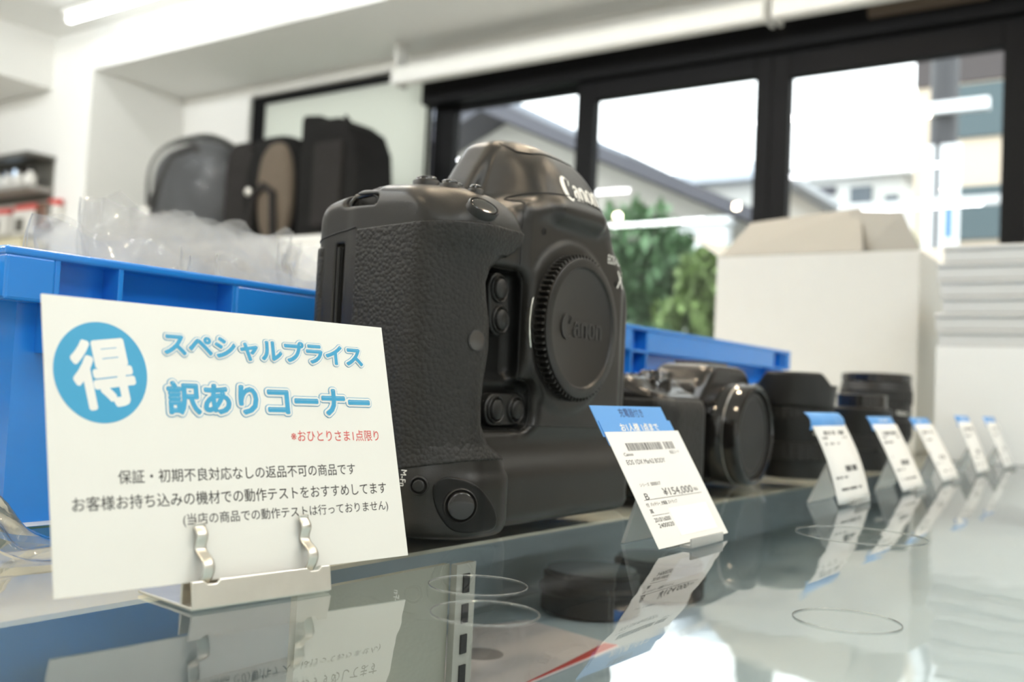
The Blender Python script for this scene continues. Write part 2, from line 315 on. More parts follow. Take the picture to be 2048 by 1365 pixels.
M_LEAF = mat('green_leaves', (0.085, 0.17, 0.075), 0.6, vary=0.35, bscale=60); M_LEAF2 = mat('light_green_leaves', (0.19, 0.28, 0.09), 0.6, vary=0.3, bscale=60); M_BARK = mat('brown_bark', (0.10, 0.075, 0.05), 0.9)
def tree(label, x, y, blobs, n, m, cat='tree', name='garden_tree', ls=0.05):
    t = thing(name, label, cat, (x, y, -1.0), 0)
    mb = MB(); zt = max(b[2] for b in blobs)
    for _ in range(n):
        b = blobs[rng.integers(len(blobs))]; d = rng.normal(size=3); d /= np.linalg.norm(d); r = b[3] * (0.55 + 0.45 * rng.random()) * (1 + 0.12 * math.sin(7*d[0]) * math.cos(5*d[1]))
        c = Vector((b[0] + d[0]*r, b[1] + d[1]*r, b[2] + 1 + d[2]*r*0.85)); q = Matrix.Rotation(rng.random()*6.28, 3, 'Z') @ Matrix.Rotation(rng.normal()*0.9, 3, 'X')
        s = ls * (0.7 + 0.6 * rng.random())
        mb.add([c + q @ Vector(p) for p in ((-s*0.4, 0, s*0.12), (0, -s, 0), (s*0.4, 0, s*0.12), (0, s, 0))], [(0, 1, 3), (1, 2, 3)])
    mb.build('foliage', m, t)
    tb = MB().tube([(0, 0, 0), (0.02, 0.01, 0.5), (0, 0, zt + 0.9)], [0.06, 0.05, 0.02], 8)
    for b in blobs[:4]: tb.tube([(0, 0, max(0.3, b[2] + 0.4)), (b[0]*0.6, b[1]*0.6, b[2] + 0.85)], [0.03, 0.012], 6)
    tb.build('trunk', M_BARK, t, smooth=60)
tree('dense green garden tree outside, right beside the black camera', 6.6, 3.40, [(0, 0.05, 1.15, 0.42), (0.1, 0.35, 0.75, 0.45), (-0.1, -0.22, 0.9, 0.36), (0, 0.1, 0.3, 0.5), (0.1, 0.55, 0.1, 0.45), (0, -0.2, -0.2, 0.5)], 4200, M_LEAF, ls=0.075)
tree('light green shrub outside, between the dense tree and the white box', 6.1, 2.62, [(0, 0, 0.85, 0.24), (0, 0.12, 0.5, 0.3), (0.1, -0.15, 0.3, 0.35), (0, 0, -0.2, 0.45)], 2400, M_LEAF2, 'shrub', 'garden_shrub', 0.07)
tree('small green tree outside, behind the open flap of the white box', 6.9, 1.72, [(0, 0, 1.05, 0.24), (0, 0.2, 0.85, 0.25), (0, -0.08, 0.6, 0.3), (0, 0.1, 0.1, 0.5)], 1800, M_LEAF, ls=0.06)
tree('low clump of green leaves outside, under the modern house', 7.2, 2.45, [(0, 0, 1.2, 0.22), (0, 0.25, 1.05, 0.25), (0, -0.2, 0.8, 0.3), (0, 0, 0.2, 0.45)], 1800, M_LEAF2, 'shrub', 'garden_shrub', 0.06)
tree('dark green bush outside, low beside the camera and the blue crate', 5.9, 3.05, [(0, 0, 0.25, 0.35), (0, 0.25, 0.1, 0.35), (0, -0.2, 0.05, 0.35), (0, 0, -0.4, 0.5)], 2600, M_LEAF, 'shrub', 'garden_shrub', 0.07)
tree('long dark hedge outside, low behind the trees and shrubs', 7.7, 3.45, [(0, y, z, 0.5) for y in (-0.7, -0.2, 0.3, 0.8, 1.3) for z in (-0.4, 0.1, 0.55)], 6000, M_LEAF, 'hedge', 'garden_hedge', 0.08)
# garden wall pieces, pole and rail imitating a tube lamp reflection in the pane
t = thing('garden_wall', 'white garden wall pier with a flat coping behind the trees', 'wall', (8.44, 3.78, -1.0))
MB().box(0, -0.27, 0, 0.15, 0.27, 2.64).build('wall_panel', M_WHITEB, t); MB().box(-0.05, -0.30, 2.64, 0.2, 0.30, 2.70).build('coping', M_WHITEB, t)
MB().box(-0.02, -0.2, 2.05, 0.0, 0.2, 2.35).build('wooden_panel', M_BROWN, t)
t = thing('utility_pole', 'grey utility pole outside with long white sign boards on its lower part', 'pole', (6.5, 1.30, -1.0))
MB().tube([(0, 0, 0), (0, 0, 7)], 0.055, 20).build('shaft', mat('grey_concrete_pole', (0.06, 0.06, 0.07), 0.7), t, smooth=60)
MB().tube([(0, 0, 2.68), (0, 0, 4.3)], 0.082, 20).build('sleeve', mat('dark_grey_sleeve', (0.028, 0.028, 0.033), 0.5), t, smooth=60)
MB().box(-0.075, 0.035, 1.2, -0.06, 0.095, 2.68).build('sign_board', M_WHITEB, t); sb = MB().box(-0.075, -0.115, 1.2, -0.06, 0.005, 2.68).build('sign_board', M_WHITEB, t)
MB().box(-0.078, -0.075, 2.1, -0.0755, -0.035, 2.35).build('blue_mark', mat('blue_sign_print', (0.10, 0.25, 0.65), 0.5), sb)
MB().box(-0.14, -0.27, 2.86, -0.07, 0.06, 2.93).build('reflection_arm', M_WHITEB, t)  # short white bar standing in for a tube lamp reflection on the pane
t = thing('reflection_bar', 'white rail outside passing behind the utility pole', 'rail', (5.5, 1.2, -1.0))
MB().box(-0.02, -0.9, 2.11, 0.02, 0.43, 2.16).build('top_rail', M_WHITEB, t)  # white bar put where a ceiling tube mirrors in the glass
for y in (-0.85, 0.40): MB().box(-0.02, y - 0.02, 0, 0.02, y + 0.02, 2.11).build('post', M_WHITEB, t)
# ---------------------------------------------------------------- goods at the far side of the shop
M_CLOTH = mat('black_bag_cloth', (0.012, 0.0115, 0.011), 0.85, spec=0.08, vary=0.2, bscale=80, bump=0.002); M_CLOTH2 = mat('charcoal_bag_panel', (0.022, 0.020, 0.019), 0.85, spec=0.1, vary=0.1)
M_TAUPE = mat('taupe_bag_panel', (0.11, 0.088, 0.066), 0.8, spec=0.1, vary=0.1); M_GREYBAG = mat('grey_bag_cloth', (0.038, 0.040, 0.043), 0.7, vary=0.8, bscale=45)
M_WRAP = clear('bag_wrap', (0.98, 0.98, 0.98), 1.5, 0.12, 1.2, milk=0.06, both=True, bump=0.004, bscale=14)
t = thing('display_cabinet', 'white display cabinet by the window that carries the bags', 'cabinet', (3.03, 3.55, FL))
MB().box(-0.27, -0.80, 0, 0.30, 0.80, 1.55).build('body', M_FIT, t); MB().box(-0.28, -0.81, 1.55, 0.31, 0.81, 1.575).build('top', M_FIT, t, bevel=0.003)
for y in (-0.80, 0): MB().box(-0.285, y + 0.01, 0.05, -0.27, y + 0.79, 1.53).build('door', M_FIT, t, bevel=0.002)
ZC = FL + 1.575
def soft(c, r, p=3.2, n=40, m=28, dent=0.03):
    """Superellipsoid bag body resting with its base at c."""
    mb = MB()
    def sg(v, e): return math.copysign(abs(v) ** e, v)
    def fn(a, b):
        th_, ph = 2 * math.pi * a, math.pi * (b - 0.5); e = 2 / p
        k = 1 + dent * math.sin(3 * th_ + 2 * ph)
        return (c[0] + r[0]*k*sg(math.cos(ph), e)*sg(math.cos(th_), e), c[1] + r[1]*k*sg(math.cos(ph), e)*sg(math.sin(th_), e), c[2] + r[2] + r[2]*sg(math.sin(ph), e))
    return mb.grid(fn, n, m, None, True)
t = thing('wrapped_bag', 'grey bag in clear plastic wrap against the white wall, left of the backpacks', 'bag', (2.98, 3.86, ZC))
soft((0, 0, 0), (0.13, 0.265, 0.255), 3, dent=0.05).build('bag_body', M_GREYBAG, t, smooth=60)
MB().tube([(-0.05, -0.18, 0.40), (-0.10, -0.05, 0.47), (-0.10, 0.08, 0.44), (-0.14, 0.18, 0.20)], 0.022, 10).build('strap', M_CLOTH2, t, smooth=60)
MB().box(-0.155, 0.17, 0.10, -0.15, 0.24, 0.20).build('paper_tag', M_WHITE_PRINT, t)
soft((-0.01, 0, 0.001), (0.16, 0.285, 0.275), 2.6, dent=0.07).build('plastic_wrap', M_WRAP, t, smooth=60)
t = thing('backpack', 'black backpack with a taupe front panel, between the wrapped bag and the tall black bag', 'bag', (2.98, 3.335, ZC))
soft((0, 0, 0), (0.12, 0.225, 0.245), 2.7).build('bag_body', M_CLOTH, t, smooth=60)
soft((-0.075, 0.135, 0.01), (0.05, 0.085, 0.225), 4).build('side_panel', M_CLOTH2, t, smooth=60)
soft((-0.085, -0.085, 0.01), (0.045, 0.105, 0.215), 2.4).build('front_panel', M_TAUPE, t, smooth=60)
MB().tube([(-0.137, 0.02, 0.02), (-0.135, 0.0, 0.20), (-0.138, -0.06, 0.245), (-0.136, -0.12, 0.21), (-0.13, -0.13, 0.02)], 0.016, 10).build('strap', M_CLOTH2, t, smooth=60)
MB().lathe([(0.018, -0.01), (0.018, 0.0), (0.012, 0.004)], 20, nframe((-0.145, 0.028, 0.225), (-1, 0, 0))).build('badge', M_STEEL, t, smooth=50)
t = thing('tall_backpack', 'tall plain black backpack in front of the frosted window', 'bag', (2.98, 2.925, ZC))
MB().prism([(-0.175, 0), (0.165, 0), (0.165, 0.535), (0.07, 0.525), (0.04, 0.505), (-0.04, 0.505), (-0.11, 0.46), (-0.15, 0.38), (-0.178, 0.12)], -0.12, 0.12, frame((0, 0, 0), (0, 1, 0), (0, 0, 1), (1, 0, 0))).build('bag_body', M_CLOTH, t, bevel=0.025, bseg=4)
MB().box(-0.14, -0.10, 0.05, -0.115, 0.06, 0.40).build('front_pocket', M_CLOTH2, t, bevel=0.012, bseg=3)
MB().tube([(-0.02, -0.03, 0.50), (-0.03, -0.01, 0.53), (-0.02, 0.02, 0.505)], 0.008, 8).build('carry_loop', M_CLOTH2, t, smooth=60)
# ---- wall display at the far left
XD = XB - 0.02
M_SHELF = mat('dark_display_shelf', (0.10, 0.095, 0.08), 0.6); M_GREYSH = mat('grey_shelf_edge', (0.30, 0.285, 0.26), 0.6); M_RED = mat('red_header', (0.62, 0.06, 0.05), 0.5); M_PKG = mat('white_packaging', (0.70, 0.68, 0.63), 0.5); M_BRN = mat('brown_leather', (0.16, 0.075, 0.045), 0.6)
t = thing('display_shelf', 'dark wall shelf unit with a grey edge at the far left', 'shelf', (XB, 5.28, 0.92))
MB().box(-0.012, -0.40, 0, 0, 0.60, 0.215).build('back_panel', M_SHELF, t); MB().box(-0.16, -0.41, 0.03, 0, 0.60, 0.055).build('shelf_board', M_GREYSH, t, bevel=0.002); MB().box(-0.16, -0.41, 0.205, 0, 0.60, 0.222).build('top_board', M_SHELF, t, bevel=0.002)
for k, y in enumerate((4.93, 5.03, 5.13, 5.23)):
    o = thing('small_bottle', ['pale bottle on the wall shelf, nearest the pillar', 'pale bottle on the wall shelf, second from the pillar', 'pale bottle on the wall shelf, third from the pillar', 'pale bottle on the wall shelf, at the left edge of the photo'][k], 'bottle', (XB - 0.10, y, 0.975), 0, 'bottles on the wall shelf')
    MB().lathe([(0.028, 0), (0.030, 0.01), (0.030, 0.055), (0.014, 0.07), (0.014, 0.08)], 20).build('bottle_body', M_PKG, o, smooth=40); MB().lathe([(0.017, 0.078), (0.017, 0.098), (0.012, 0.1)], 20).build('cap', M_DARK, o, smooth=40)
o = thing('glint', 'imitated window reflection, a blue white screen behind the bottles on the wall shelf', 'glint', (XB - 0.035, 5.18, 0.975))
MB().box(-0.015, -0.09, 0, 0.015, 0.09, 0.12).build('case', M_DARK, o, bevel=0.003); MB().box(-0.017, -0.08, 0.03, -0.0152, 0.08, 0.115).build('display', emit('lit_glint', (0.65, 0.82, 1.0), 1.1), o)  # glowing panel puts a window reflection behind the bottles
def package(y, w, z0, z1, label, red, m=M_PKG):
    o = thing('package', label, 'package', (XB - 0.03, y, z0), 0, 'packages hanging under the wall shelf')
    MB().box(-0.025, -w/2, 0, 0.025, w/2, z1 - z0 - 0.03).build('pouch', m, o, bevel=0.008)
    MB().box(-0.012, -w/2 - 0.002, z1 - z0 - 0.03, 0.012, w/2 + 0.002, z1 - z0).build('header_card', red, o)
    MB().box(-0.027, -w*0.1, 0.02, -0.0255, w*0.32, 0.09).build('dark_print', M_SHELF, o)
package(5.06, 0.20, 0.735, 0.90, 'white package with a red header under the wall shelf, left one', M_RED)
package(4.80, 0.085, 0.80, 0.91, 'small white package with a red header, nearest the pillar', M_RED)
package(4.90, 0.09, 0.76, 0.90, 'brown leather goods package between two white packages', M_BRN, M_BRN)
package(5.30, 0.18, 0.74, 0.89, 'white package with a red header at the left edge of the photo', M_RED)
for k, (y, w, lab) in enumerate(((4.98, 0.22, 'cream box on the low wall ledge, nearest the pillar'), (5.25, 0.24, 'cream box on the low wall ledge, at the left edge of the photo'))):
    o = thing('cream_box', lab, 'box', (XB - 0.09, y, 0.58), 0, 'cream boxes on the wall ledge'); MB().box(-0.07, -w/2, 0, 0.07, w/2, 0.12).build('carton', mat('cream_card', (0.62, 0.56, 0.38), 0.6), o, bevel=0.003); MB().box(-0.072, -w/2 + 0.02, 0.03, -0.0705, w/2 - 0.02, 0.08).build('print_panel', M_PKG, o)
t = thing('wall_ledge', 'narrow grey wall ledge under the hanging packages', 'shelf', (XB, 5.25, 0.555)); MB().box(-0.18, -0.50, 0, 0, 0.60, 0.025).build('ledge_board', M_GREYSH, t, bevel=0.002)
MB().box(-0.02, -0.45, -0.08, 0, 0.55, 0).build('bracket', M_GREYSH, t)
# ---------- signed-distance modelling of the big camera body (millimetres: u along width, v depth from front, w up)
def smax(a, b, k):
    h = np.maximum(k - np.abs(a - b), 0.0) / k
    return np.maximum(a, b) + h * h * k * 0.25
def smin(a, b, k):
    return -smax(-a, -b, k)
def rbox(u, v, w, b, r):
    q = [np.abs(c - (b[2*i] + b[2*i+1]) / 2) - (b[2*i+1] - b[2*i]) / 2 + r for i, c in enumerate((u, v, w))]
    return np.sqrt(sum(np.maximum(c, 0) ** 2 for c in q)) + np.minimum(np.maximum(np.maximum(q[0], q[1]), q[2]), 0) - r
def rprism(u, v, w, b, rp, re):
    qu = np.abs(u - (b[0]+b[1])/2) - (b[1]-b[0])/2 + rp
    qv = np.abs(v - (b[2]+b[3])/2) - (b[3]-b[2])/2 + rp
    d2 = np.sqrt(np.maximum(qu, 0)**2 + np.maximum(qv, 0)**2) + np.minimum(np.maximum(qu, qv), 0) - rp + re
    dw = np.abs(w - (b[4]+b[5])/2) - (b[5]-b[4])/2 + re
    return np.sqrt(np.maximum(d2, 0)**2 + np.maximum(dw, 0)**2) + np.minimum(np.maximum(d2, dw), 0) - re
def plane(u, v, w, n, p):
    n = np.array(n, float); n = n / np.linalg.norm(n)
    return (u - p[0]) * n[0] + (v - p[1]) * n[1] + (w - p[2]) * n[2]
GW = [0, 6, 25, 32, 38, 46, 55, 65, 78, 90, 98, 106, 112, 117, 121, 124.5, 129, 137, 150]
GU = [41, 46, 46, 43, 34, 30, 30, 31, 33.5, 33, 30.5, 29, 31, 37, 43.5, 46.5, 47.5, 47.5, 46]
GF = [2, 0.5, 0.5, 1.5, 3.5, 4.5, 5, 5, 5, 5, 5, 5, 4.5, 3.5, 2, 0.8, 0, 0, 0]
def d_grip(u, v, w):
    ue = np.interp(w, GW, GU); fv = np.interp(w, GW, GF)
    lat = (u - ue) * 0.92
    d = smax(lat, (fv - v) * 0.98, np.where(w > 118, 5.0, 9.0))
    d = smax(d, -u, 3)
    # broad rounding of the outer front corner
    cu, cv = 25 - u, 25 + fv - v
    dc = np.sqrt(np.maximum(cu, 0)**2 + np.maximum(cv, 0)**2) - 25
    d = np.maximum(d, np.where((cu > 0) & (cv > 0), dc, -99))
    d = smax(d, v - 60, 6)
    d = smax(d, plane(u, v, w, (0, -0.22, 0.97), (0, 3, 144)), 20)
    d = smax(d, w - 147.5, 6)
    d = smax(d, 0.4 - w, 3)
    return d
def d_hump(u, v, w):
    d = plane(u, v, w, (-0.916, 0, 0.40), (66, 0, 150))
    d = smax(d, plane(u, v, w, (0.916, 0, 0.40), (144, 0, 150)), 10)
    d = smax(d, plane(u, v, w, (0, -0.10, 1), (0, 40, 186)), 16)
    fr = smax(plane(u, v, w, (0, -0.97, 0.243), (0, 6.8, 150)), plane(u, v, w, (0, -0.62, 0.78), (0, 13, 169.5)), 14)
    d = smax(d, fr, 10)
    d = smax(d, plane(u, v, w, (-0.80, -0.50, 0.34), (75, 10, 155)), 18)
    d = smax(d, plane(u, v, w, (0.80, -0.50, 0.34), (136, 10, 155)), 14)
    d = smax(d, v - 58, 5)
    d = smax(d, plane(u, v, w, (0, -0.55, -0.83), (0, 6.5, 148)), 4)
    d = smax(d, 118 - w, 4)
    return d
def d_body(u, v, w):
    mid = rprism(u, v, w, (0, 174, 13, 84, 15, 144), 11, 8)
    mid = smax(mid, plane(u, v, w, (0.66, 0, 0.75), (155, 0, 136)), 14)
    mid = smax(mid, plane(u, v, w, (0, 0.45, 0.9), (0, 72, 143)), 8)
    base = rprism(u, v, w, (0, 173, 7.5, 84, 0.3, 29), 13, 7)
    d = smin(mid, base, 9)
    # front panel round the mount
    pan = smax(rbox(u, v, w, (62, 158, 10.5, 40, 42, 148), 5), plane(u, v, w, (0.66, 0, 0.75), (146, 0, 139)), 10)
    d = smin(d, pan, 5)
    boss = smax(np.sqrt((u - 102.5)**2 + (w - 92.5)**2) - 39.5, 9.6 - v, 2.5); boss = np.maximum(boss, v - 40)
    d = smin(d, boss, 5)
    # hump, hot-shoe block behind it, brow under the lettering
    d = smin(d, d_hump(u, v, w), 9)
    back = rbox(u, v, w, (60, 132, 44, 63, 130, 184), 5)
    back = smax(back, plane(u, v, w, (-0.80, 0, 0.60), (68, 0, 166)), 5)
    d = smin(d, back, 3)
    d = smin(d, rbox(u, v, w, (84, 126, 6.0, 24, 143.5, 150), 3), 6)
    # finger recess between grip and mount panel
    rec = rbox(u, v, w, (18, 66, -20, 23, 66, 115), 6)
    rec2 = rbox(u, v, w, (18, 77, -20, 21, 43, 66), 8)
    d = smax(d, -smin(rec, rec2, 6), 5)
    # raised shutter deck and grip
    d = smin(d, d_grip(u, v, w), 3.5)
    d = smin(d, rbox(u, v, w, (17, 58, 30, 56, 128, 147.5), 5), 7)
    # thumb-side scoop of the shutter deck
    d = smax(d, -(np.sqrt((u + 1)**2 + ((v - 6) * 0.9)**2 + ((w - 153))**2) - 17), 9)
    # cowl of the lower shutter button
    cowl = smax(rprism(u, v, w, (8, 48, -1.2, 26, 0.6, 27), 15, 4), plane(u, v, w, (0, -0.5, 0.87), (0, 0, 25.5)), 5)
    d = smin(d, cowl, 3)
    # strap-lug pocket, card-door gap
    d = smax(d, -rbox(u, v, w, (-5, 7, 45, 65, 137, 141.5), 2), 1.2)
    d = smax(d, -rbox(u, v, w, (2.2, 9, 46, 64, 136.5, 156), 1.5), 1.0)
    d = smax(d, -rbox(u, v, w, (-4, 2.6, 63, 68, 40, 121), 0.8), 0.8)
    return d
def march(dfn, p, dvec, tmax=120.0):
    """Walk points p (n,3) along dvec until the surface; returns hit points."""
    p = np.array(p, float).reshape(-1, 3); dv = np.array(dvec, float).reshape(-1, 3); dv = dv / np.linalg.norm(dv, axis=1)[:, None]
    t = np.zeros(len(p))
    for _ in range(160):
        q = p + dv * t[:, None]
        t += np.clip(dfn(q[:, 0], q[:, 1], q[:, 2]), -2, 6) * 0.7
    return p + dv * t[:, None]
def grad(dfn, q, e=0.3):
    g = np.stack([dfn(*(q + e * np.eye(3)[i]).T) - dfn(*(q - e * np.eye(3)[i]).T) for i in range(3)], 1)
    return g / (np.linalg.norm(g, axis=1)[:, None] + 1e-9)
def surface_nets(dfn, lo, hi, h):
    """Dual contouring-like mesh of dfn = 0; returns verts (n,3), quads (m,4)."""
    ax = [np.arange(lo[i], hi[i] + h, h, dtype=np.float32) for i in range(3)]
    D = np.empty([len(a) for a in ax], np.float32)
    V, W = np.meshgrid(ax[1], ax[2], indexing='ij')
    for i0 in range(0, len(ax[0]), 24):
        U = ax[0][i0:i0+24, None, None]
        D[i0:i0+24] = dfn(U + 0 * V[None], V[None] + 0 * U, W[None] + 0 * U)
    S = D < 0
    n = D.shape
    cnt = np.zeros([k - 1 for k in n], np.int8)
    for a in (0, 1):
        for b in (0, 1):
            for c in (0, 1):
                cnt += S[a:n[0]-1+a, b:n[1]-1+b, c:n[2]-1+c]
    act = (cnt > 0) & (cnt < 8)
    idx = -np.ones(act.shape, np.int64); ii = np.argwhere(act); idx[act] = np.arange(len(ii))
    acc = np.zeros((len(ii), 3)); num = np.zeros(len(ii))
    cor = [(a, b, c) for a in (0, 1) for b in (0, 1) for c in (0, 1)]
    for p_ in cor:
        for ax_ in range(3):
            if p_[ax_] == 0:
                q_ = list(p_); q_[ax_] = 1
                d0 = D[ii[:, 0]+p_[0], ii[:, 1]+p_[1], ii[:, 2]+p_[2]]; d1 = D[ii[:, 0]+q_[0], ii[:, 1]+q_[1], ii[:, 2]+q_[2]]
                m = (d0 < 0) != (d1 < 0)
                t = np.where(m, d0 / np.where(d0 == d1, 1, d0 - d1), 0)
                pos = np.array(p_, float)[None].repeat(len(ii), 0); pos[:, ax_] += t
                acc[m] += pos[m]; num[m] += 1
    vs = (ii + acc / num[:, None]) * h + np.array(lo)[None]
    quads = []
    for ax_ in range(3):
        o = [i for i in range(3) if i != ax_]
        sl0 = [slice(None)] * 3; sl1 = [slice(None)] * 3
        sl0[ax_] = slice(0, -1); sl1[ax_] = slice(1, None)
        ch = S[tuple(sl0)] != S[tuple(sl1)]
        e = np.argwhere(ch)
        e = e[(e[:, o[0]] > 0) & (e[:, o[1]] > 0) & (e[:, o[0]] < n[o[0]]-1) & (e[:, o[1]] < n[o[1]]-1)]
        ins = S[e[:, 0], e[:, 1], e[:, 2]]
        def cell(da, db):
            c = e.copy(); c[:, o[0]] -= da; c[:, o[1]] -= db
            return idx[c[:, 0], c[:, 1], c[:, 2]]
        q = np.stack([cell(1, 1), cell(0, 1), cell(0, 0), cell(1, 0)], 1)
        flip = ins if ax_ != 1 else ~ins
        q[~flip] = q[~flip][:, ::-1]
        quads.append(q)
    quads = np.concatenate(quads)
    quads = quads[(quads >= 0).all(1)]
    for _ in range(3):
        d = dfn(vs[:, 0], vs[:, 1], vs[:, 2])
        vs = vs - grad(dfn, vs) * (np.clip(d, -h, h) * 0.8)[:, None]
    return vs, quads
# ---------------------------------------------------------------- the big camera
def sdf_obj(name, dfn, lo, hi, h, m, parent):
    vs, q = surface_nets(dfn, lo, hi, h)
    me = bpy.data.meshes.new(name); me.vertices.add(len(vs)); me.vertices.foreach_set('co', (vs / 1000).astype(np.float32).ravel())
    me.loops.add(q.size); me.loops.foreach_set('vertex_index', q.astype(np.int32).ravel())
    me.polygons.add(len(q)); me.polygons.foreach_set('loop_start', np.arange(0, q.size, 4, dtype=np.int32)); me.polygons.foreach_set('loop_total', np.full(len(q), 4, np.int32))
    me.update(calc_edges=True); me.validate(); me.shade_smooth(); me.materials.append(m)
    o = bpy.data.objects.new(name, me); col.objects.link(o); o.parent = parent
    return o
DX = thing('camera', 'large black camera body with a round body cap, behind the white price sign', 'camera', (0.31, 0.24, 0))
sdf_obj('body', d_body, (-4, -6, -3), (176, 92, 188), 0.85, M_PAINT, DX)
def d_leather(u, v, w):
    d = np.maximum(d_body(u, v, w) - 0.5, d_grip(u, v, w) - 2.6)
    d = smax(d, plane(u, v, w, (0, 0.05, 1), (0, 20, 128.5)), 0.6)
    d = smax(d, v - 55.5, 0.6)
    d = smax(d, plane(u, v, w, (0, -0.2, -1), (0, 0, 32)), 0.6)
    return smax(d, u - 53, 0.6)
sdf_obj('grip_rubber', d_leather, (-4, -4, 25), (54, 60, 134), 0.7, M_LEATHER, DX)
def d_door(u, v, w):
    d = rprism(u, v, w, (-0.5, 20, 69, 84.4, 38, 120), 10, 1)
    return smax(d, 70 - v, 0.6)
sdf_obj('card_door_rubber', d_door, (-3, 66, 34), (24, 88, 124), 0.8, M_LEATHER, DX)
def drape(pts, axis, off=0.2, dfn=d_body):
    """Lay (a, b) points onto the body along an axis: 'v' from the front, 'u' from the grip side, 'w' from above. Metres."""
    P = []
    for a, b in pts: P.append({'v': (a, -30, b), 'u': (-30, a, b), 'w': (a, b, 220)}[axis])
    D = {'v': (0, 1, 0), 'u': (1, 0, 0), 'w': (0, 0, -1)}[axis]
    q = march(dfn, P, [D] * len(P), 200)
    return (q + grad(dfn, q) * off) / 1000
def on_body(u, v, w):
    q = np.array([[u, v, w]], float)
    for _ in range(5): q = q - grad(d_body, q) * d_body(*q.T)[:, None]
    return Vector(q[0] / 1000), Vector(grad(d_body, q)[0])
def seam(pts, axis, name='seam', r=0.00045, m=M_DARK, n=40):
    P = np.array(pts, float); t = np.linspace(0, 1, len(P)); tt = np.linspace(0, 1, n)
    pp = np.stack([np.interp(tt, t, P[:, 0]), np.interp(tt, t, P[:, 1])], 1)
    for _ in range(3): pp[1:-1] = (pp[:-2] + 2 * pp[1:-1] + pp[2:]) / 4
    return MB().tube([tuple(p) for p in drape(pp, axis, 0.0)], r, 6).build(name, m, DX, smooth=60)
seam([(61, 118), (60.5, 132), (62, 143), (66, 150), (74, 154), (90, 155.5), (110, 155.5), (128, 153.5)], 'v', 'panel_seam')
seam([(56, 127.6), (66, 126), (82, 122.5)], 'u', 'cover_seam')
seam([(20, 129.6), (30, 129), (40, 128.6), (47, 128.6)], 'v', 'grip_seam', 0.0004)
seam([(84, 44), (82, 32), (86, 26), (98, 23), (118, 23)], 'w', 'cover_seam')
seam([(62, 46.5), (80, 45), (110, 44.5), (160, 44.5)], 'v', 'base_seam')
# --- lettering
def arc(cx, cy, rx, ry, a0, a1, n):
    return [(cx + rx * math.cos(math.radians(a0 + (a1 - a0) * i / n)), cy + ry * math.sin(math.radians(a0 + (a1 - a0) * i / n))) for i in range(n + 1)]
def ring_strip(out, inn):
    n = len(out); return out + inn, [(i, i + 1, n + i + 1, n + i) for i in range(n - 1)]
def canon_word():
    """The maker's lettering as flat strips, about 5.35 wide, x-height 1, capital 1.45."""
    V = []; F = []
    def put(v, f, dx):
        o = len(V); V.extend([(x + dx, y) for x, y in v]); F.extend([tuple(i + o for i in q) for q in f])
    put(*ring_strip(arc(0.72, 0.62, 0.74, 0.84, 48, 318, 30), arc(0.90, 0.64, 0.40, 0.68, 66, 296, 30)), 0)
    put([(1.22, 1.22), (1.40, 1.26), (1.08, 0.82), (1.00, 0.86)], [(0, 1, 2, 3)], 0)
    def n_(dx):
        put([(0, 0), (0.30, 0), (0.30, 0.98), (0.10, 0.94), (-0.06, 0.80), (0, 0.78)], [(0, 1, 2, 3, 4, 5)], dx)
        put(*ring_strip(arc(0.52, 0.60, 0.36, 0.42, 150, 0, 12), arc(0.44, 0.58, 0.14, 0.22, 150, 0, 12)), dx)
        put([(0.58, 0), (0.88, 0), (0.88, 0.61), (0.58, 0.61)], [(0, 1, 2, 3)], dx)
    # a
    put(*ring_strip(arc(0.40, 0.32, 0.40, 0.36, 40, 320, 20), arc(0.48, 0.32, 0.16, 0.22, 50, 310, 20)), 1.50)
    put([(0.56, 0.10), (0.84, -0.03), (0.94, 0.10), (0.86, 0.14), (0.86, 0.64), (0.56, 0.64)], [(0, 1, 2, 3, 4, 5)], 1.50)
    put(*ring_strip(arc(0.46, 0.62, 0.40, 0.40, 0, 160, 12), arc(0.40, 0.62, 0.16, 0.24, 0, 160, 12)), 1.50)
    n_(2.52)
    put(*ring_strip(arc(0.46, 0.48, 0.48, 0.52, 0, 360, 36), arc(0.46, 0.48, 0.19, 0.40, 0, 360, 36)), 3.50)
    n_(4.52)
    return V, F
CV, CF = canon_word()
sx = 32.5 / 5.4
lg = drape([(91.5 + x * sx, 154.8 + y * 7.6) for x, y in CV], 'v', 0.25)
MB().add([tuple(p) for p in lg], CF).build('lettering', M_WHITE_PRINT, DX)
def draped_text(s, axis, place, off=0.25, name='lettering', m=M_WHITE_PRINT, offset=0.02):
    v, f = text2d(s, 1.0); v = np.array(v)[:, :2]; v -= (v.max(0) + v.min(0)) / 2; v /= (v.max(0) - v.min(0))
    P = drape([place(x, y) for x, y in v], axis, off)
    return MB().add([tuple(p) for p in P], f).build(name, m, DX)
draped_text('EOS-1D', 'v', lambda x, y: (145 + x * 15, 131 + y * 4.6))
draped_text('X', 'v', lambda x, y: (151.5 + x * 7, 121.5 + y * 9))
draped_text('M-Fn', 'u', lambda x, y: (21.3 - y * 2.6, 24.0 - x * 6.4))
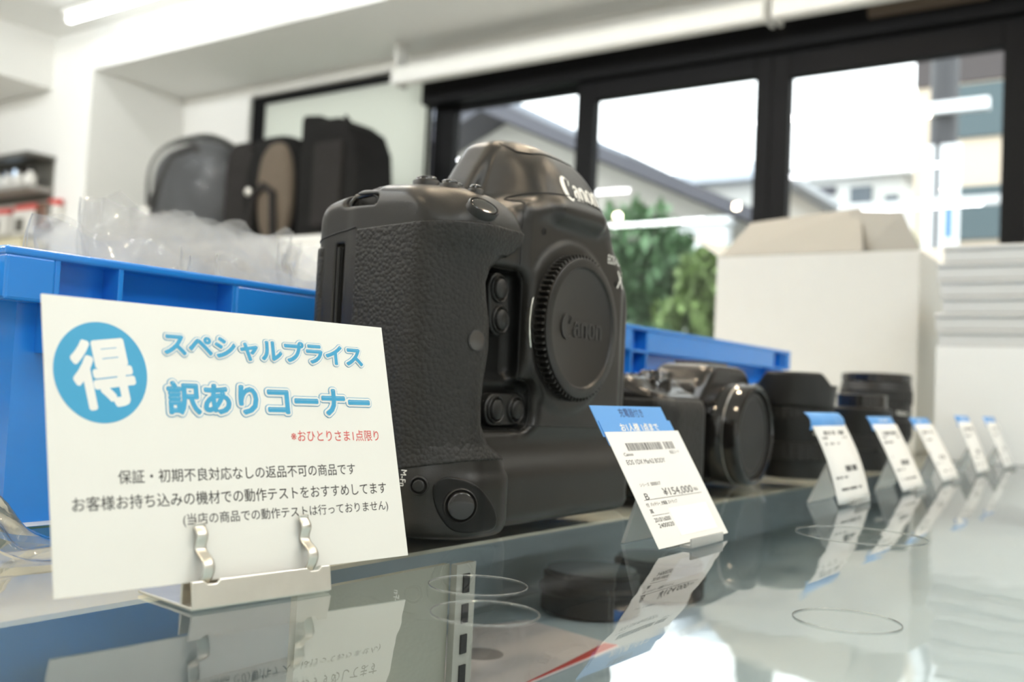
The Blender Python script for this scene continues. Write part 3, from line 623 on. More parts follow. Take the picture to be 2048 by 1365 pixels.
# --- buttons
def round_button(name, p, n, r, h, m, rim=None, dome=0.35, ry=None, up=(0, 0, 1)):
    M = nframe(p, n, up)
    if ry: M = M @ Matrix.Diagonal((1, ry / r, 1, 1))
    prof = [(r, -0.004), (r, h * 0.5), (r * 0.94, h * 0.85)] + [(r * 0.94 * math.cos(a), h * 0.85 + h * dome * math.sin(a)) for a in np.linspace(0.2, 1.5, 7)]
    b = MB().lathe(prof, 32, M).build(name, m, DX, smooth=50)
    if rim:
        MB().lathe([(r + rim, -0.003), (r + rim, 0.0006), (r + rim * 0.6, 0.0010), (r + rim * 0.25, 0.0006), (r + 0.0002, -0.002)], 36, M).build(name + '_rim', M_MATB, b, smooth=50)
    return b
p, n = on_body(19.0, 3.6, 136.2); round_button("shutter_button", p, n + Vector((0.05, 0.05, 0.35)), 0.0066, 0.0010, M_GLOSSB, 0.0012, 0.25, 0.0048)
p, n = on_body(12.1, 2.8, 14.0)
def d_pad(u, v, w):
    x = 0.78 * (u - 16) - 0.63 * (v - 1)
    r = smax(smax(w - 25.5, 2.8 - w, 3), smax(-16.5 - x, x - 17, 3), 8)
    r = smax(r, ((x - 0) * 18 + (w - 26) * 17) / 24.8, 8); r = smax(r, (-(x + 16) * 10 - (w - 14) * 7) / 12.2, 6)
    return smax(np.maximum(d_body(u, v, w) - 0.5, v - 17), r, 0.6)
sdf_obj('button_surround', d_pad, (-3, -4, 0), (40, 20, 30), 0.6, mat('black_smooth_plastic', (0.006, 0.006, 0.0055), 0.32, spec=0.2), DX)
round_button('lower_shutter_button', p + n * 0.0004, n, 0.0058, 0.0020, M_GLOSSB, 0.0012)
p, n = on_body(-0.1, 14.6, 21.5); round_button('function_button', p, n, 0.0026, 0.0013, M_MATB, 0.0014)
p, n = on_body(20.5, 5.4, 81); q = p + n * 0.0005
MB().lathe([(0.0046, -0.002), (0.0046, 0.0001), (0.0042, 0.0002)], 32, nframe(q, n)).build('lamp_rim', M_DARK, DX, smooth=50)
MB().lathe([(0.0041, -0.002), (0.0041, 0.0003), (0.0036, 0.0005)], 32, nframe(q, n)).build('lamp_window', mat('smoked_plastic', (0.045, 0.040, 0.035), 0.25), DX, smooth=50)
def d_dark_shell(u, v, w):
    r = smin(rbox(u, v, w, (18, 66, -20, 23, 66, 115), 6), rbox(u, v, w, (18, 77, -20, 21, 43, 66), 8), 6)
    return smax(np.maximum(d_body(u, v, w) - 0.4, d_grip(u, v, w) * -1 + 1.5), np.maximum(r - 0.6, 14.0 - v), 0.6)
sdf_obj('recess_dark_shell', d_dark_shell, (20, 10, 38), (84, 30, 122), 0.7, mat('black_recess_shell', (0.006, 0.006, 0.0055), 0.35, spec=0.2), DX)  # recess darkness is deepened by the colour of this added shell
FRONT = lambda u, v, w: frame((u/1000, v/1000, w/1000), (1, 0, 0), (0, 0, 1), (0, -1, 0))
for (a, b) in (((49.4, 105.9), (51.2, 92.3)), ((50.9, 52.3), (66.7, 52.4))):
    A = Vector(a); B = Vector(b); d = (B - A).normalized(); L = (B - A).length; nn = Vector((-d.y, d.x))
    def loop(r):
        out = []
        for c, s0 in ((B, -90), (A, 90)):
            for i in range(13):
                t = math.radians(s0 + 180 * i / 12); out.append(tuple((c + d * r * math.cos(t) + nn * r * math.sin(t)) / 1000))
        return out
    pl = MB().prism([(x - A.x/1000, y - A.y/1000) for x, y in loop(7.2)], -0.010, 0, FRONT(A.x, 15.5, A.y)).build('button_plate', M_MATB, DX, smooth=40, bevel=0.0008)
    for c in (A, B):
        M = FRONT(c.x, 15.5, c.y)
        MB().lathe([(0.0064, -0.002), (0.0064, 0.0007), (0.0058, 0.0013), (0.0051, 0.0008), (0.0048, -0.002)], 36, M).build('button_collar', M_MATB, DX, smooth=50)
        MB().lathe([(0.0045, -0.002), (0.0045, 0.0017), (0.0040, 0.0022), (0.001, 0.0024)], 36, M).build('front_button', M_MATB, DX, smooth=50)
for (u, v, w, r) in ((19.5, 35, 147, 4.8), (20, 23, 146, 3.6), (29, 28, 147, 4.4), (30, 44, 147.4, 4.0), (44, 50, 147, 3.4), (25, 13, 144, 2.6)):
    p, n = on_body(u, v, w); round_button('top_button', p, Vector((0, 0, 1)), r / 1000, 0.0026, M_GLOSSB, 0.0011)
# strap lug in its pocket, hinge rod of the card door, small pins beside the mount
MB().tube([(0.0032, 0.047, 0.136), (0.0030, 0.047, 0.1405), (0.0030, 0.050, 0.1425), (0.0030, 0.060, 0.1415), (0.0030, 0.063, 0.139), (0.0032, 0.063, 0.135)], 0.0013, 8).build('strap_lug', M_GLOSSB, DX, smooth=60)
MB().tube([(0.0008, 0.0665, 0.042), (0.0008, 0.0665, 0.1195)], 0.0009, 10).build('hinge_rod', M_MATB, DX, smooth=60)
for (u, w, r) in ((76, 135.5, 1.7), (147, 119, 1.4)):
    p, n = on_body(u, 10, w); MB().lathe([(r/1000, -0.002), (r/1000, 0.0003), (r*0.7/1000, 0.0004), (r*0.6/1000, -0.001)], 20, nframe(p, n)).build('screw_recess', M_DARK, DX, smooth=50)
# --- mount and body cap
CM = FRONT(102.5, 9.6, 92.5)
MB().lathe([(0.031, -0.002), (0.0364, -0.002), (0.0364, 0.0002), (0.0361, 0.0005), (0.031, 0.0005)], 96, CM).build('lens_mount', M_STEEL, DX, smooth=40)
M_CAP = mat('dark_grey_cap_plastic', (0.016, 0.0150, 0.0135), 0.36, spec=0.36, bump=0.00004, bscale=2600)
CAPO = bpy.data.objects.new('body_cap', None)
NT = 72
def teeth(k, i): return (1.0 if (k % 4) in (0, 1) else 0.93) if 2 <= i <= 3 else 1.0
cap = MB().lathe([(0.0352, 0.0006), (0.0354, 0.0016), (0.0353, 0.0020), (0.0353, 0.0062), (0.0336, 0.0066), (0.0335, 0.0074), (0.0328, 0.0078), (0.0292, 0.0078), (0.0284, 0.0066), (0.0278, 0.0064), (0.001, 0.0064)], NT * 4, CM, teeth).build('body_cap', M_CAP, DX, smooth=35)
wv = [(x * 7.0 - 18.9, y * 7.2 - 4.6) for x, y in CV]
MB().add([(x/1000, y/1000, 0.0064) for x, y in wv] + [(x/1000, y/1000, 0.0069) for x, y in wv], [tuple(i + len(wv) for i in q) for q in CF] + [e for q in CF for e in [(q[i], q[(i+1) % len(q)], q[(i+1) % len(q)] + len(wv), q[i] + len(wv)) for i in range(len(q))]], CM).build('cap_lettering', mat('black_raised_lettering', (0.020, 0.019, 0.018), 0.5), cap)
bpy.data.objects.remove(CAPO)
# ---------------------------------------------------------------- the glass counter
M_GLASS = clear('counter_glass', (0.95, 0.97, 0.97), 1.55, 0.012, 1.12, bump=0.00030, bscale=9, stretch=(1.0, 3.5, 1))
M_TAN = mat('beige_laminate', (0.88, 0.80, 0.64), 0.5, vary=0.04); M_SHELFB = mat('blue_grey_shelf', (0.46, 0.54, 0.58), 0.5, vary=0.06); M_EDGE = mat('green_glass_edge', (0.03, 0.09, 0.075), 0.15)
M_LAM = mat('white_laminate', (0.70, 0.70, 0.67), 0.4); M_PIL = mat('pale_metal_strip', (0.42, 0.40, 0.35), 0.4)
t = thing('glass_counter', 'glass topped shop counter carrying the cameras, price tags and sign', 'counter', (0, 0, FL))
K = -FL
def cb(name, m, *b, **kw): return MB().box(b[0], b[1], b[2] + K, b[3], b[4], b[5] + K).build(name, m, t, **kw)
cb('glass_top', M_GLASS, -0.8, -0.55, -0.008, 2.3, 0.3655, 0.0)
cb('glass_edge', M_EDGE, -0.8, 0.3656, -0.008, 2.3, 0.3672, 0.0004)
cb('edge_trim', M_LAM, -0.8, 0.3535, -0.0170, 2.3, 0.3655, -0.0102)
cb('rear_board', M_TAN, -0.8, 0.268, -0.0100, 2.3, 0.3655, -0.0084)
cb('inner_shelf', M_SHELFB, -0.8, -0.55, -0.080, 2.3, 0.352, -0.070)
cb('back_panel', M_SHELFB, -0.8, 0.353, -0.95, 2.3, 0.3655, -0.017)
cb('front_panel', M_LAM, -0.8, -0.565, -0.95, 2.3, -0.551, 0.0)
cb('side_panel', M_LAM, -0.815, -0.565, -0.95, -0.801, 0.3655, 0.0); cb('side_panel', M_LAM, 2.301, -0.565, -0.95, 2.315, 0.3655, 0.0)
cb('plinth', M_LAM, -0.8, -0.55, -0.95, 2.3, 0.352, -0.90)
MB().box(-0.75, -0.548, K - 0.022, 2.25, -0.536, K - 0.0085).build('added_light_strip', emit('lit_added_strip', (0.92, 0.97, 1.0), 10.0), t)  # unseen light strip, added to brighten the inside of the showcase
pl = cb('shelf_strip', M_PIL, 0.3165, 0.2385, -0.0698, 0.3290, 0.2415, -0.0085)
for k in range(5): MB().box(0.3205, 0.2378, K - 0.020 - k*0.012, 0.3245, 0.2384, K - 0.0125 - k*0.012).build('slot', M_DARK, pl)
cb('divider', mat('olive_grey_panel', (0.34, 0.33, 0.27), 0.5), 0.235, 0.242, -0.0699, 0.3164, 0.245, -0.0085)
M_BUB = clear('film_blister', (0.97, 0.98, 0.97), 1.55, 0.05, 1.1, milk=0.25, both=True)
for (x, y, r) in ((0.2555, 0.1840, 0.0155), (0.2260, 0.1600, 0.0150), (0.2950, 0.0815, 0.0150), (0.4900, 0.1300, 0.0300)):
    MB().tube([(x + r*math.cos(q*0.1309), y + r*math.sin(q*0.1309), K + 0.00022) for q in range(48)], 0.0002, 8, True).build('film_blister', M_BUB, t, smooth=60)
t = thing('back_worktop', 'white worktop behind the glass counter that carries the crates and the white box', 'counter', (0, 0, FL))
MB().box(-0.8, 0.3675, K - 0.03, 2.3, 1.05, K).build('top', M_LAM, t, bevel=0.001); MB().box(-0.78, 0.39, 0, 2.28, 1.03, K - 0.031).build('cabinet', M_FIT, t)
for x in (-0.78, 0.24, 1.26): MB().box(x + 0.005, 1.031, 0.06, x + 1.01, 1.045, K - 0.04).build('door', M_FIT, t, bevel=0.002)
# things lying inside the showcase
M_PINK = mat('pinkish_white_paper', (0.86, 0.76, 0.74), 0.5)
t = thing('leaflet', 'pinkish white leaflet with a red line lying inside the glass counter', 'paper', (0.40, 0.285, -0.0696), 0)
MB().prism([(-0.060, -0.010), (-0.025, -0.042), (0.068, -0.040), (0.082, 0.026), (0.032, 0.043)], 0, 0.0006).build('sheet', M_PINK, t)
MB().prism([(-0.026, -0.041), (0.068, -0.039), (0.067, -0.032), (0.02, -0.037)], 0.0006, 0.0009).build('red_line', M_RED, t)
MB().lathe([(0.011, 0.0006), (0.011, 0.0009)], 32, Matrix.Translation((0.004, 0.002, 0))).build('grey_oval', mat('grey_print', (0.38, 0.33, 0.32), 0.5), t)
for k, (x, y, lab) in enumerate(((0.530, 0.298, 'black camera lens inside the glass counter behind the leaflet, left one'), (0.605, 0.290, 'black camera lens inside the glass counter behind the leaflet, right one'))):
    o = thing('small_lens', lab, 'lens', (x, y, -0.0699), 0, 'lenses inside the glass counter')
    MB().lathe([(0.026, 0), (0.030, 0.002), (0.030, 0.012), (0.031, 0.013), (0.031, 0.016), (0.029, 0.018), (0.029, 0.023), (0.027, 0.024)], 40).build('barrel', M_MATB, o, smooth=40)
    MB().lathe([(0.027, 0.0235), (0.027, 0.026), (0.010, 0.0264)], 40).build('front_cap', M_GLOSSB, o, smooth=40)
# ---------------------------------------------------------------- the big sign on its metal stand
SA = Vector((0.9914, -0.1305, 0)).normalized(); SB = Vector((0.1305, 0.9914, 0)).normalized(); ta = math.radians(14.6)
SU = Vector((0, 0, 1)) * math.cos(ta) + SB * math.sin(ta); SN = SA.cross(SU)
SBL = Vector((0.1369, 0.2217, 0.0071)); SW, SH = 0.1124, 0.0757
M_CARD = mat('white_plastic_card', (0.80, 0.80, 0.75), 0.45, vary=0.01); M_CYAN = mat('sky_blue_print', (0.045, 0.33, 0.56), 0.5); M_CARDW = mat('white_ink', (0.81, 0.81, 0.77), 0.45, vary=0.01)
M_INK = mat('black_ink', (0.025, 0.022, 0.02), 0.5); M_REDINK = mat('red_ink', (0.62, 0.055, 0.045), 0.5)
sgn = thing('sign_card', 'large white price corner sign with blue Japanese headlines, in front of the black camera', 'sign', tuple(SBL))
SF = frame((0, 0, 0), SA, SU, SN)
MB().box(0, 0, -0.0007, SW, SH, 0, SF).build('card', M_CARD, sgn)
def mm(*a): return [x / 1000 for x in a]
MB().lathe([(0.0131, 0), (0.0131, 0.00006)], 96, SF @ Matrix.Translation((0.0145, 0.0559, 0)) @ Matrix.Diagonal((0.955, 1.03, 1, 1))).build('blue_disc', M_CYAN, sgn)
KF = SF @ Matrix.Translation((0.0150, 0.0557, 0.00007)) @ Matrix.Rotation(math.radians(9), 4, 'Z')
put_text(MB(), '得', 1, KF, *mm(-8.3, 8.3), 0, 0.0188, 0, offset=0.035).build('white_kanji', M_CARDW, sgn)
def headline(s, x0, x1, y0, y1, name, bold=0.040):
    v0, _ = text2d(s, 1.0, bold, 'LEFT'); xs = [p[0] for p in v0]; ys = [p[1] for p in v0]
    kx = (x1 - x0) / (max(xs) - min(xs)); ky = (y1 - y0) / (max(ys) - min(ys)); bx, by = min(xs), min(ys)
    for off, z, m, nm in ((bold + 0.084, 0.00004, M_CYAN, 'outline'), (bold + 0.062, 0.00016, M_CARDW, 'white_border'), (bold, 0.00028, M_CYAN, 'letters')):
        v, f = text2d(s, 1.0, off, 'LEFT')
        MB().add([((p[0] - bx) * kx + x0, (p[1] - by) * ky + y0, z + p[2]) for p in v], f, SF).build(name + '_' + nm, m, sgn)
headline('スペシャルプライス', *mm(32.3, 102.4, 61.2, 68.4), 'headline')
headline('訳ありコーナー', *mm(32.2, 103.4, 44.8, 54.4), 'second_headline')
def line(s, x0, x1, yc, h, m, name, off=0.0):
    put_text(MB(), s, 1, SF, *mm(x0, x1, yc, h), 0.00004, offset=off).build(name, m, sgn)
line('※おひとりさま1点限り', 71.7, 105.7, 38.9, 3.5, M_REDINK, 'red_note', 0.004)
line('保証・初期不良対応なしの返品不可の商品です', 17.3, 94.6, 28.4, 3.6, M_INK, 'small_print', 0.004)
line('お客様お持ち込みの機材での動作テストをおすすめしてます', 5.2, 106.4, 22.0, 3.7, M_INK, 'small_print', 0.004)
line('(当店の商品での動作テストは行っておりません)', 34.6, 106.3, 16.2, 3.6, M_INK, 'small_print', 0.004)
# stand
SP = SBL + SA * 0.0565; SP.z = 0
st = thing('sign_stand', 'bright metal clip stand with two wavy tongues holding the large sign', 'stand', tuple(SP))
TF = frame((0, 0, 0), SA, SB, Vector((0, 0, 1)))
MB().box(-0.0225, -0.0035, 0.0003, 0.0225, 0.0245, 0.0013, TF).build('base_plate', M_STEEL, st, bevel=0.0003)
MB().prism([(-0.0225, 0), (0.0225, 0), (0.0225, 0.0072), (0.0192, 0.0072), (0.0180, 0.0062), (0.0155, 0.0062), (0.0143, 0.0072), (-0.0140, 0.0072), (-0.0152, 0.0062), (-0.0177, 0.0062), (-0.0190, 0.0072), (-0.0225, 0.0072)], 0, 0.0008, frame(SB * -0.0035 + Vector((0, 0, 0.0006)), SA, Vector((0, 0, 1)) * 0.985 + SB * 0.17, SA.cross(Vector((0, 0, 1)) * 0.985 + SB * 0.17))).build('front_lip', M_STEEL, st, bevel=0.0003)
MB().box(-0.0225, 0.0015, 0.001, 0.0225, 0.0023, 0.0068, TF).build('rear_lip', M_STEEL, st, bevel=0.0002)
def tongue(xc):
    tf = [(-0.8, 0.0010), (0.8, 0.0030), (2.8, 0.0044), (4.8, 0.0040), (6.6, 0.0020), (8.2, 0.0005), (9.8, 0.0010), (11.4, 0.0024), (12.8, 0.0020), (14.2, 0.0008), (15.2, 0.0014)]
    ss = np.linspace(0, 1, 40); yy = np.interp(ss, np.linspace(0, 1, len(tf)), [p[0] for p in tf]); zz = np.interp(ss, np.linspace(0, 1, len(tf)), [p[1] for p in tf])
    for _ in range(4): zz[1:-1] = (zz[:-2] + 2*zz[1:-1] + zz[2:]) / 4
    org = SBL - SP
    mb = MB().grid(lambda a, b: tuple(org + SA * (xc/1000 + (a - 0.5) * 0.0033) + SU * (float(np.interp(b, ss, yy))/1000) + SN * (float(np.interp(b, ss, zz)) + 0.0001 + 0.0002 * (1 - (2*a - 1)**2))), 6, 40)
    return mb.build('spring_tongue', M_STEEL, st, smooth=60, solid=0.0004)
tongue(38.6); tongue(72.4)
# ---------------------------------------------------------------- price tags
M_ACR = clear('clear_acrylic', (0.96, 0.97, 0.97), 1.5, 0.03, 0.8, milk=0.36, both=True, back=0.5)
M_PAPER = mat('white_paper', (0.82, 0.82, 0.80), 0.6, vary=0.01); M_BLUEP = mat('light_blue_card', (0.105, 0.32, 0.70), 0.5, vary=0.03); M_GREYINK = mat('grey_ink', (0.07, 0.07, 0.07), 0.6); M_NAVY = mat('navy_ink', (0.03, 0.08, 0.22), 0.6); M_STICK = mat('bright_white_sticker', (0.90, 0.92, 0.95), 0.4)
def lean(a): return frame((0, 0, 0), (1, 0, 0), (0, math.sin(a), math.cos(a)), (0, -math.cos(a), math.sin(a)))
def acrylic(x, y, a, label, w=0.052, dx=0.009):
    s = thing('acrylic_stand', label, 'stand', (x, y, 0), 0, 'clear acrylic tag stands')
    ca, sa = math.cos(a), math.sin(a); L = 0.026; th_ = 0.0013
    ap = (L * sa, L * ca + 0.001)
    side = [(0.0, 0.0004), (0.0014, 0.0004), (ap[0] + 0.0006, ap[1] - 0.0026), (0.0200, 0.0004), (0.0216, 0.0004), (ap[0] + 0.0010, ap[1]), (ap[0] - 0.0006, ap[1])]
    MB().prism(side, 0, w, frame((dx + 0.002, 0.0012, 0), (0, 1, 0), (0, 0, 1), (1, 0, 0))).build('easel', M_ACR, s)
    MB().box(dx + 0.012, -0.0040, 0.0004, dx + 0.045, 0.0012, 0.0014).build('foot', M_ACR, s); MB().box(dx + 0.012, -0.0044, 0.0004, dx + 0.045, -0.0034, 0.0042).build('lip', M_ACR, s, bevel=0.0002)
    return s
def dashes(mb, M, x0, x1, y, h, n, seed, z=0.00004):
    r = np.random.default_rng(seed); xs = np.sort(r.uniform(x0, x1, n * 2))
    for i in range(n):
        a, b = xs[2*i], xs[2*i+1]
        if b - a > 0.0002: mb.box(a, y - h/2, z - 0.00003, b, y + h/2, z, M)
    return mb
W0, H0 = 0.0700, 0.0516
# first tag: three cards on one stand
a0 = math.radians(31); T0 = (0.3594, 0.1722)
acrylic(*T0, a0, 'clear acrylic stand under the nearest price tag')
def tcard(name, label, org, a, w, h, y0, off, m, cat='card', group=None):
    o = thing(name, label, cat, (org[0], org[1], 0.0018), 0, group); M = lean(a)
    MB().box(off[0], y0, off[1] - 0.0003, off[0] + w, y0 + h, off[1], M).build('paper', m, o)
    return o, M @ Matrix.Translation((off[0], y0, off[1]))
o, M = tcard('price_card', 'nearest white price card with a barcode and 154,000 yen, beside the black camera', T0, a0, W0, H0, 0, (0, 0.0), M_PAPER)
F = lambda s, tt: (s * W0, (1 - tt) * H0)
mb = MB(); x = 0.18; r = np.random.default_rng(3)
while x < 0.82:
    w = r.choice([0.004, 0.006, 0.010]); 
    if not 0.655 < x < 0.685: mb.box(x*W0, 0.825*H0, 0, (x+w)*W0, 0.895*H0, 0.00005, M)
    x += w + r.choice([0.004, 0.006, 0.009])
mb.build('barcode', M_GREYINK, o)
mb = MB()
for s, x0, x1, tt, h in (('Canon', .10, .215, .205, .030), ('商品コード', .72, .86, .205, .035), ('EOS 1DX Mark2 BODY', .09, .60, .275, .042), ('シリーズ', .12, .24, .475, .03), ('000017', .26, .39, .475, .03), ('¥154,000', .37, .79, .560, .078), ('税込', .81, .87, .565, .032), ('B', .115, .165, .575, .055), ('バッテリー, 充電器, ストラップ', .14, .50, .645, .035), ('付', .085, .12, .645, .035), ('属', .095, .135, .70, .035), ('2010/16000', .10, .31, .775, .036), ('2400020', .12, .32, .825, .036)):
    put_text(mb, s, 1, M, x0*W0, x1*W0, (1-tt)*H0, h*H0, 0.00005, offset=0.008)
mb.box(.09*W0, .395*H0, 0, .90*W0, .399*H0, 0.00005, M); mb.box(.10*W0, .262*H0, 0, .32*W0, .265*H0, 0.00005, M)
mb.build('printing', M_GREYINK, o)
MB().box(.34*W0, .065*H0, 0, .885*W0, .305*H0, 0.00010, M).build('sticker', M_STICK, o)
o, M = tcard('blue_card', 'light blue card with white writing, just behind the nearest white price card', T0, a0, 0.0672, 0.0115, H0 - 0.006, (0, -0.0004), M_BLUEP)
put_text(MB(), 'お1人様 1点まで', 1, M, 0.016, 0.052, 0.0082, 0.0040, 0.00005, offset=0.02).build('white_writing', M_WHITE_PRINT, o)
o, M = tcard('blue_card', 'light blue card with dark writing, rearmost behind the nearest price card', T0, a0, 0.0665, 0.0145, H0 - 0.0017, (-0.001, -0.0008), M_BLUEP)
put_text(MB(), '充電器付き', 1, M, 0.0225, 0.045, 0.0112, 0.0044, 0.00005, offset=0.015).build('dark_writing', M_NAVY, o)
# five more tags along the row
rows = ((0.6046, 0.1740, 21, 'second'), (0.7490, 0.1705, 26, 'third'), (0.8860, 0.1705, 27.5, 'fourth'), (1.0420, 0.1700, 21, 'fifth'), (1.1820, 0.1660, 22, 'last'))
for k, (x, y, a, nm) in enumerate(rows):
    a = math.radians(a); W1 = 0.070; H1 = 0.0515; bend = 0.0022 if k == 0 else 0.0006
    where = {'second': 'second white price card from the front of the row, before the petal lens', 'third': 'third white price card from the front of the row', 'fourth': 'fourth white price card from the front of the row', 'fifth': 'fifth price card in the row, last but one, before the clear cases', 'last': 'farthest price card of the row, at the right edge by the clear cases'}[nm]
    acrylic(x, y, a, 'clear acrylic stand under the ' + {'last': 'farthest'}.get(nm, nm) + ' price card of the row')
    o = thing('price_card', where, 'card', (x, y, 0.0018), 0, 'white price cards along the row'); M = lean(a)
    def sheet(w, h, y0, xo, zo):
        return MB().grid(lambda p, q: (xo + p*w, y0 + q*h, zo + bend * (math.sin(math.pi * q))), 4, 12, M)
    sheet(W1, H1, 0, 0, 0).build('paper', M_PAPER, o, smooth=60, solid=0.0003)
    mb = MB(); zz = bend + 0.0004
    def zb(tt): return bend * math.sin(math.pi * (1 - tt)) + 0.0003
    for s0, s1, tt, h, n, sd in ((.2, .82, .14, .05, 16, 1), (.1, .3, .205, .02, 2, 2), (.7, .86, .205, .025, 2, 3), (.09, .55, .28, .03, 7, 4), (.1, .2, .50, .045, 1, 5), (.40, .80, .60, .07, 5, 6), (.1, .5, .70, .025, 5, 7), (.1, .8, .84, .03, 5, 8)):
        dashes(mb, M, s0*W1, s1*W1, (1-tt)*H1, h*H1, n, sd + 10*k, zb(tt))
    mb.build('printing', M_GREYINK, o)
    o = thing('blue_card', 'light blue header card standing up behind the %s price card of the row' % {'last': 'farthest'}.get(nm, nm), 'card', (x, y, 0.0018), 0, 'blue header cards along the row')
    sheet(W1, 0.0112, H1 - 0.0044, -0.0028, -0.0009).build('paper', M_BLUEP, o, smooth=60, solid=0.0003)
    dashes(MB(), M, 0.018, 0.052, H1 + 0.0030, 0.0022, 6, 77 + k, -0.0003 + bend*0.15).build('white_writing', M_WHITE_PRINT, o)
# ---------------------------------------------------------------- blue crates
M_BLUE = mat('blue_crate_plastic', (0.018, 0.22, 0.70), 0.20, spec=0.6, vary=0.06, bscale=60)
def crate(x0, x1, y0, y1, h, label, ribs, flat, lower):
    t = thing('crate', label, 'crate', (x0, y0, 0)); L, D = x1 - x0, y1 - y0; w = 0.012; q = 0.0025
    b = MB(); b.box(w, w, 0, L - w, D - w, q)
    for (a0_, b0_, a1, b1) in ((w, w, L - w, w + q), (w, D - w - q, L - w, D - w), (w, w + q, w + q, D - w - q), (L - w - q, w + q, L - w, D - w - q)): b.box(a0_, b0_, q, a1, b1, h - 0.002)
    b.build('body', M_BLUE, t)
    # rim: top flange with outward lip
    r = MB()
    for (a0_, b0_, a1, b1) in ((0, 0, L, w + q), (0, D - w - q, L, D), (0, w + q, w + q, D - w - q), (L - w - q, w + q, L, D - w - q)): r.box(a0_, b0_, h - 0.0035, a1, b1, h)
    r.build('rim', M_BLUE, t, bevel=0.0012, bseg=3)
    # front panels flush with the rim, corner blocks
    p = MB()
    for (a, b_) in flat: p.box(a - x0, 0.0006, h - 0.0215, b_ - x0, 0.004, h - 0.003)
    p.box(0.0005, 0.0005, h - 0.0205, 0.0205, 0.0125, h - 0.003); p.box(L - 0.0125, 0.0005, h - 0.0205, L - 0.0005, 0.0125, h - 0.003)
    for (b0_, b1) in ((0.0126, D),):
        p.box(0.0005, b0_, h - 0.0195, 0.004, b1, h - 0.003); p.box(L - 0.004, b0_, h - 0.0195, L - 0.0005, b1, h - 0.003)
    p.build('rim_panel', M_BLUE, t, bevel=0.0012, bseg=2)
    s = MB(); s.box(0.0205, 0.0012, h - 0.0215, L - 0.0130, w + 0.0005, h - 0.0190)
    if lower: s.box(0.0205, 0.0012, h - 0.0400, L - 0.0130, w + 0.0005, h - 0.0378)
    s.build('long_rib', M_BLUE, t, bevel=0.0005)
    for x in ribs: MB().box(x - x0 - 0.0012, 0.0010, h - (0.040 if lower else 0.0335), x - x0 + 0.0012, w + 0.0005, h - 0.002).build('rib', M_BLUE, t, bevel=0.0004)
    return t
crate(0.198, 0.598, 0.3675, 0.645, 0.107, 'blue plastic crate full of clear bags, left of the black camera', (0.2195, 0.2475, 0.3070, 0.489, 0.5485, 0.576), ((0.3075, 0.489),), True)
crate(0.682, 1.080, 0.3675, 0.645, 0.117, 'blue plastic crate behind the smaller camera, right of the black camera', (0.6835 + 0.021, 0.731, 1.028, 1.055), ((0.7315, 1.027),), True)
# clear bags standing in the left crate
M_CELLO = clear('clear_film', (0.985, 0.985, 0.985), 1.5, 0.05, 2.0, milk=0.15, both=True, back=0.25, bump=0.0028, bscale=22)
M_SEAL = clear('film_edge', (0.98, 0.98, 0.98), 1.5, 0.1, 1.5, milk=0.5, both=True, back=0.2)
def film_bag(x0, x1, y, z0, zl, zr, w, sd):
    rg = np.random.default_rng(sd); ph = rg.uniform(0, 6.28, 6); k = rg.uniform(20, 60, 6)
    def fn(a, b):
        x = x0 + (x1 - x0) * a; zt = zl + (zr - zl) * a + 0.0025 * math.sin(k[0]*x*3 + ph[0])
        s = 2 * b - 1                                   # -1 front foot, 0 fold, 1 back foot
        arch = (1 - abs(s)) ** 0.55 * (1 - 0.035 * abs(math.sin(k[5]*1.6*x + ph[5])))
        z = z0 + (zt - z0) * arch; y_ = y + w * s * (0.6 + 0.4 * abs(s)) + 0.0025 * math.sin(k[1]*x + 9*z*k[2]*0.2 + ph[1]) * (1 - 0.5*abs(s)) + 0.0016 * abs(math.sin(k[3]*1.7*x - 70*z + ph[2])) - 0.0012 * abs(math.sin(k[5]*1.3*x + 95*z + ph[4]))
        return (x + 0.003 * math.sin(90*z + ph[3]), y_, z + 0.0012 * math.sin(k[4]*4*x + ph[4]) * arch)
    return MB().grid(fn, 46, 41)
bags = ((0.238, 0.34, 0.420, 0.1280, 0.1240, 0.010), (0.252, 0.41, 0.443, 0.1330, 0.1320, 0.011), (0.288, 0.42, 0.465, 0.1545, 0.1500, 0.008), (0.305, 0.45, 0.490, 0.1570, 0.1580, 0.012), (0.330, 0.48, 0.515, 0.1600, 0.1600, 0.010),
        (0.365, 0.53, 0.535, 0.1630, 0.1610, 0.011), (0.390, 0.56, 0.560, 0.1660, 0.1580, 0.012), (0.400, 0.55, 0.590, 0.1700, 0.1650, 0.012), (0.340, 0.57, 0.455, 0.1330, 0.1200, 0.011), (0.300, 0.57, 0.400, 0.1200, 0.1150, 0.009))
blab = ('clear bag at the front left corner of the blue crate, low and arched', 'clear bag second from the front in the blue crate, starting at its left end', 'clear bag with a tall upright left end amid the heap in the crate', 'clear bag just behind the one with the tall left end, crinkled',
        'clear bag in the rear half of the heap, fifth from the front', 'clear bag in the rear half of the heap, sixth from the front', 'clear bag in the rear half of the heap, reaching furthest right', 'clear bag rearmost in the heap in the blue crate', 'clear bag lying low beside the grip of the black camera', 'clear bag at the very front of the heap, low behind the crate rim')
for k, (x0, x1, y, zl, zr, w) in enumerate(bags):
    mb = film_bag(x0, x1, y, 0.004 if k != 9 else 0.02, zl, zr, w, 40 + k); o = tag(mb.build('clear_bag', M_CELLO, None, smooth=80), blab[k], 'bag', 'clear bags in the blue crate')
    for e in (0, 45): MB().tube([mb.v[j*46 + e] for j in range(3, 38)], 0.00028, 5).build('sealed_edge', M_SEAL, o, smooth=60)
rg = np.random.default_rng(5); pk = rg.uniform(0, 6.28, 8)
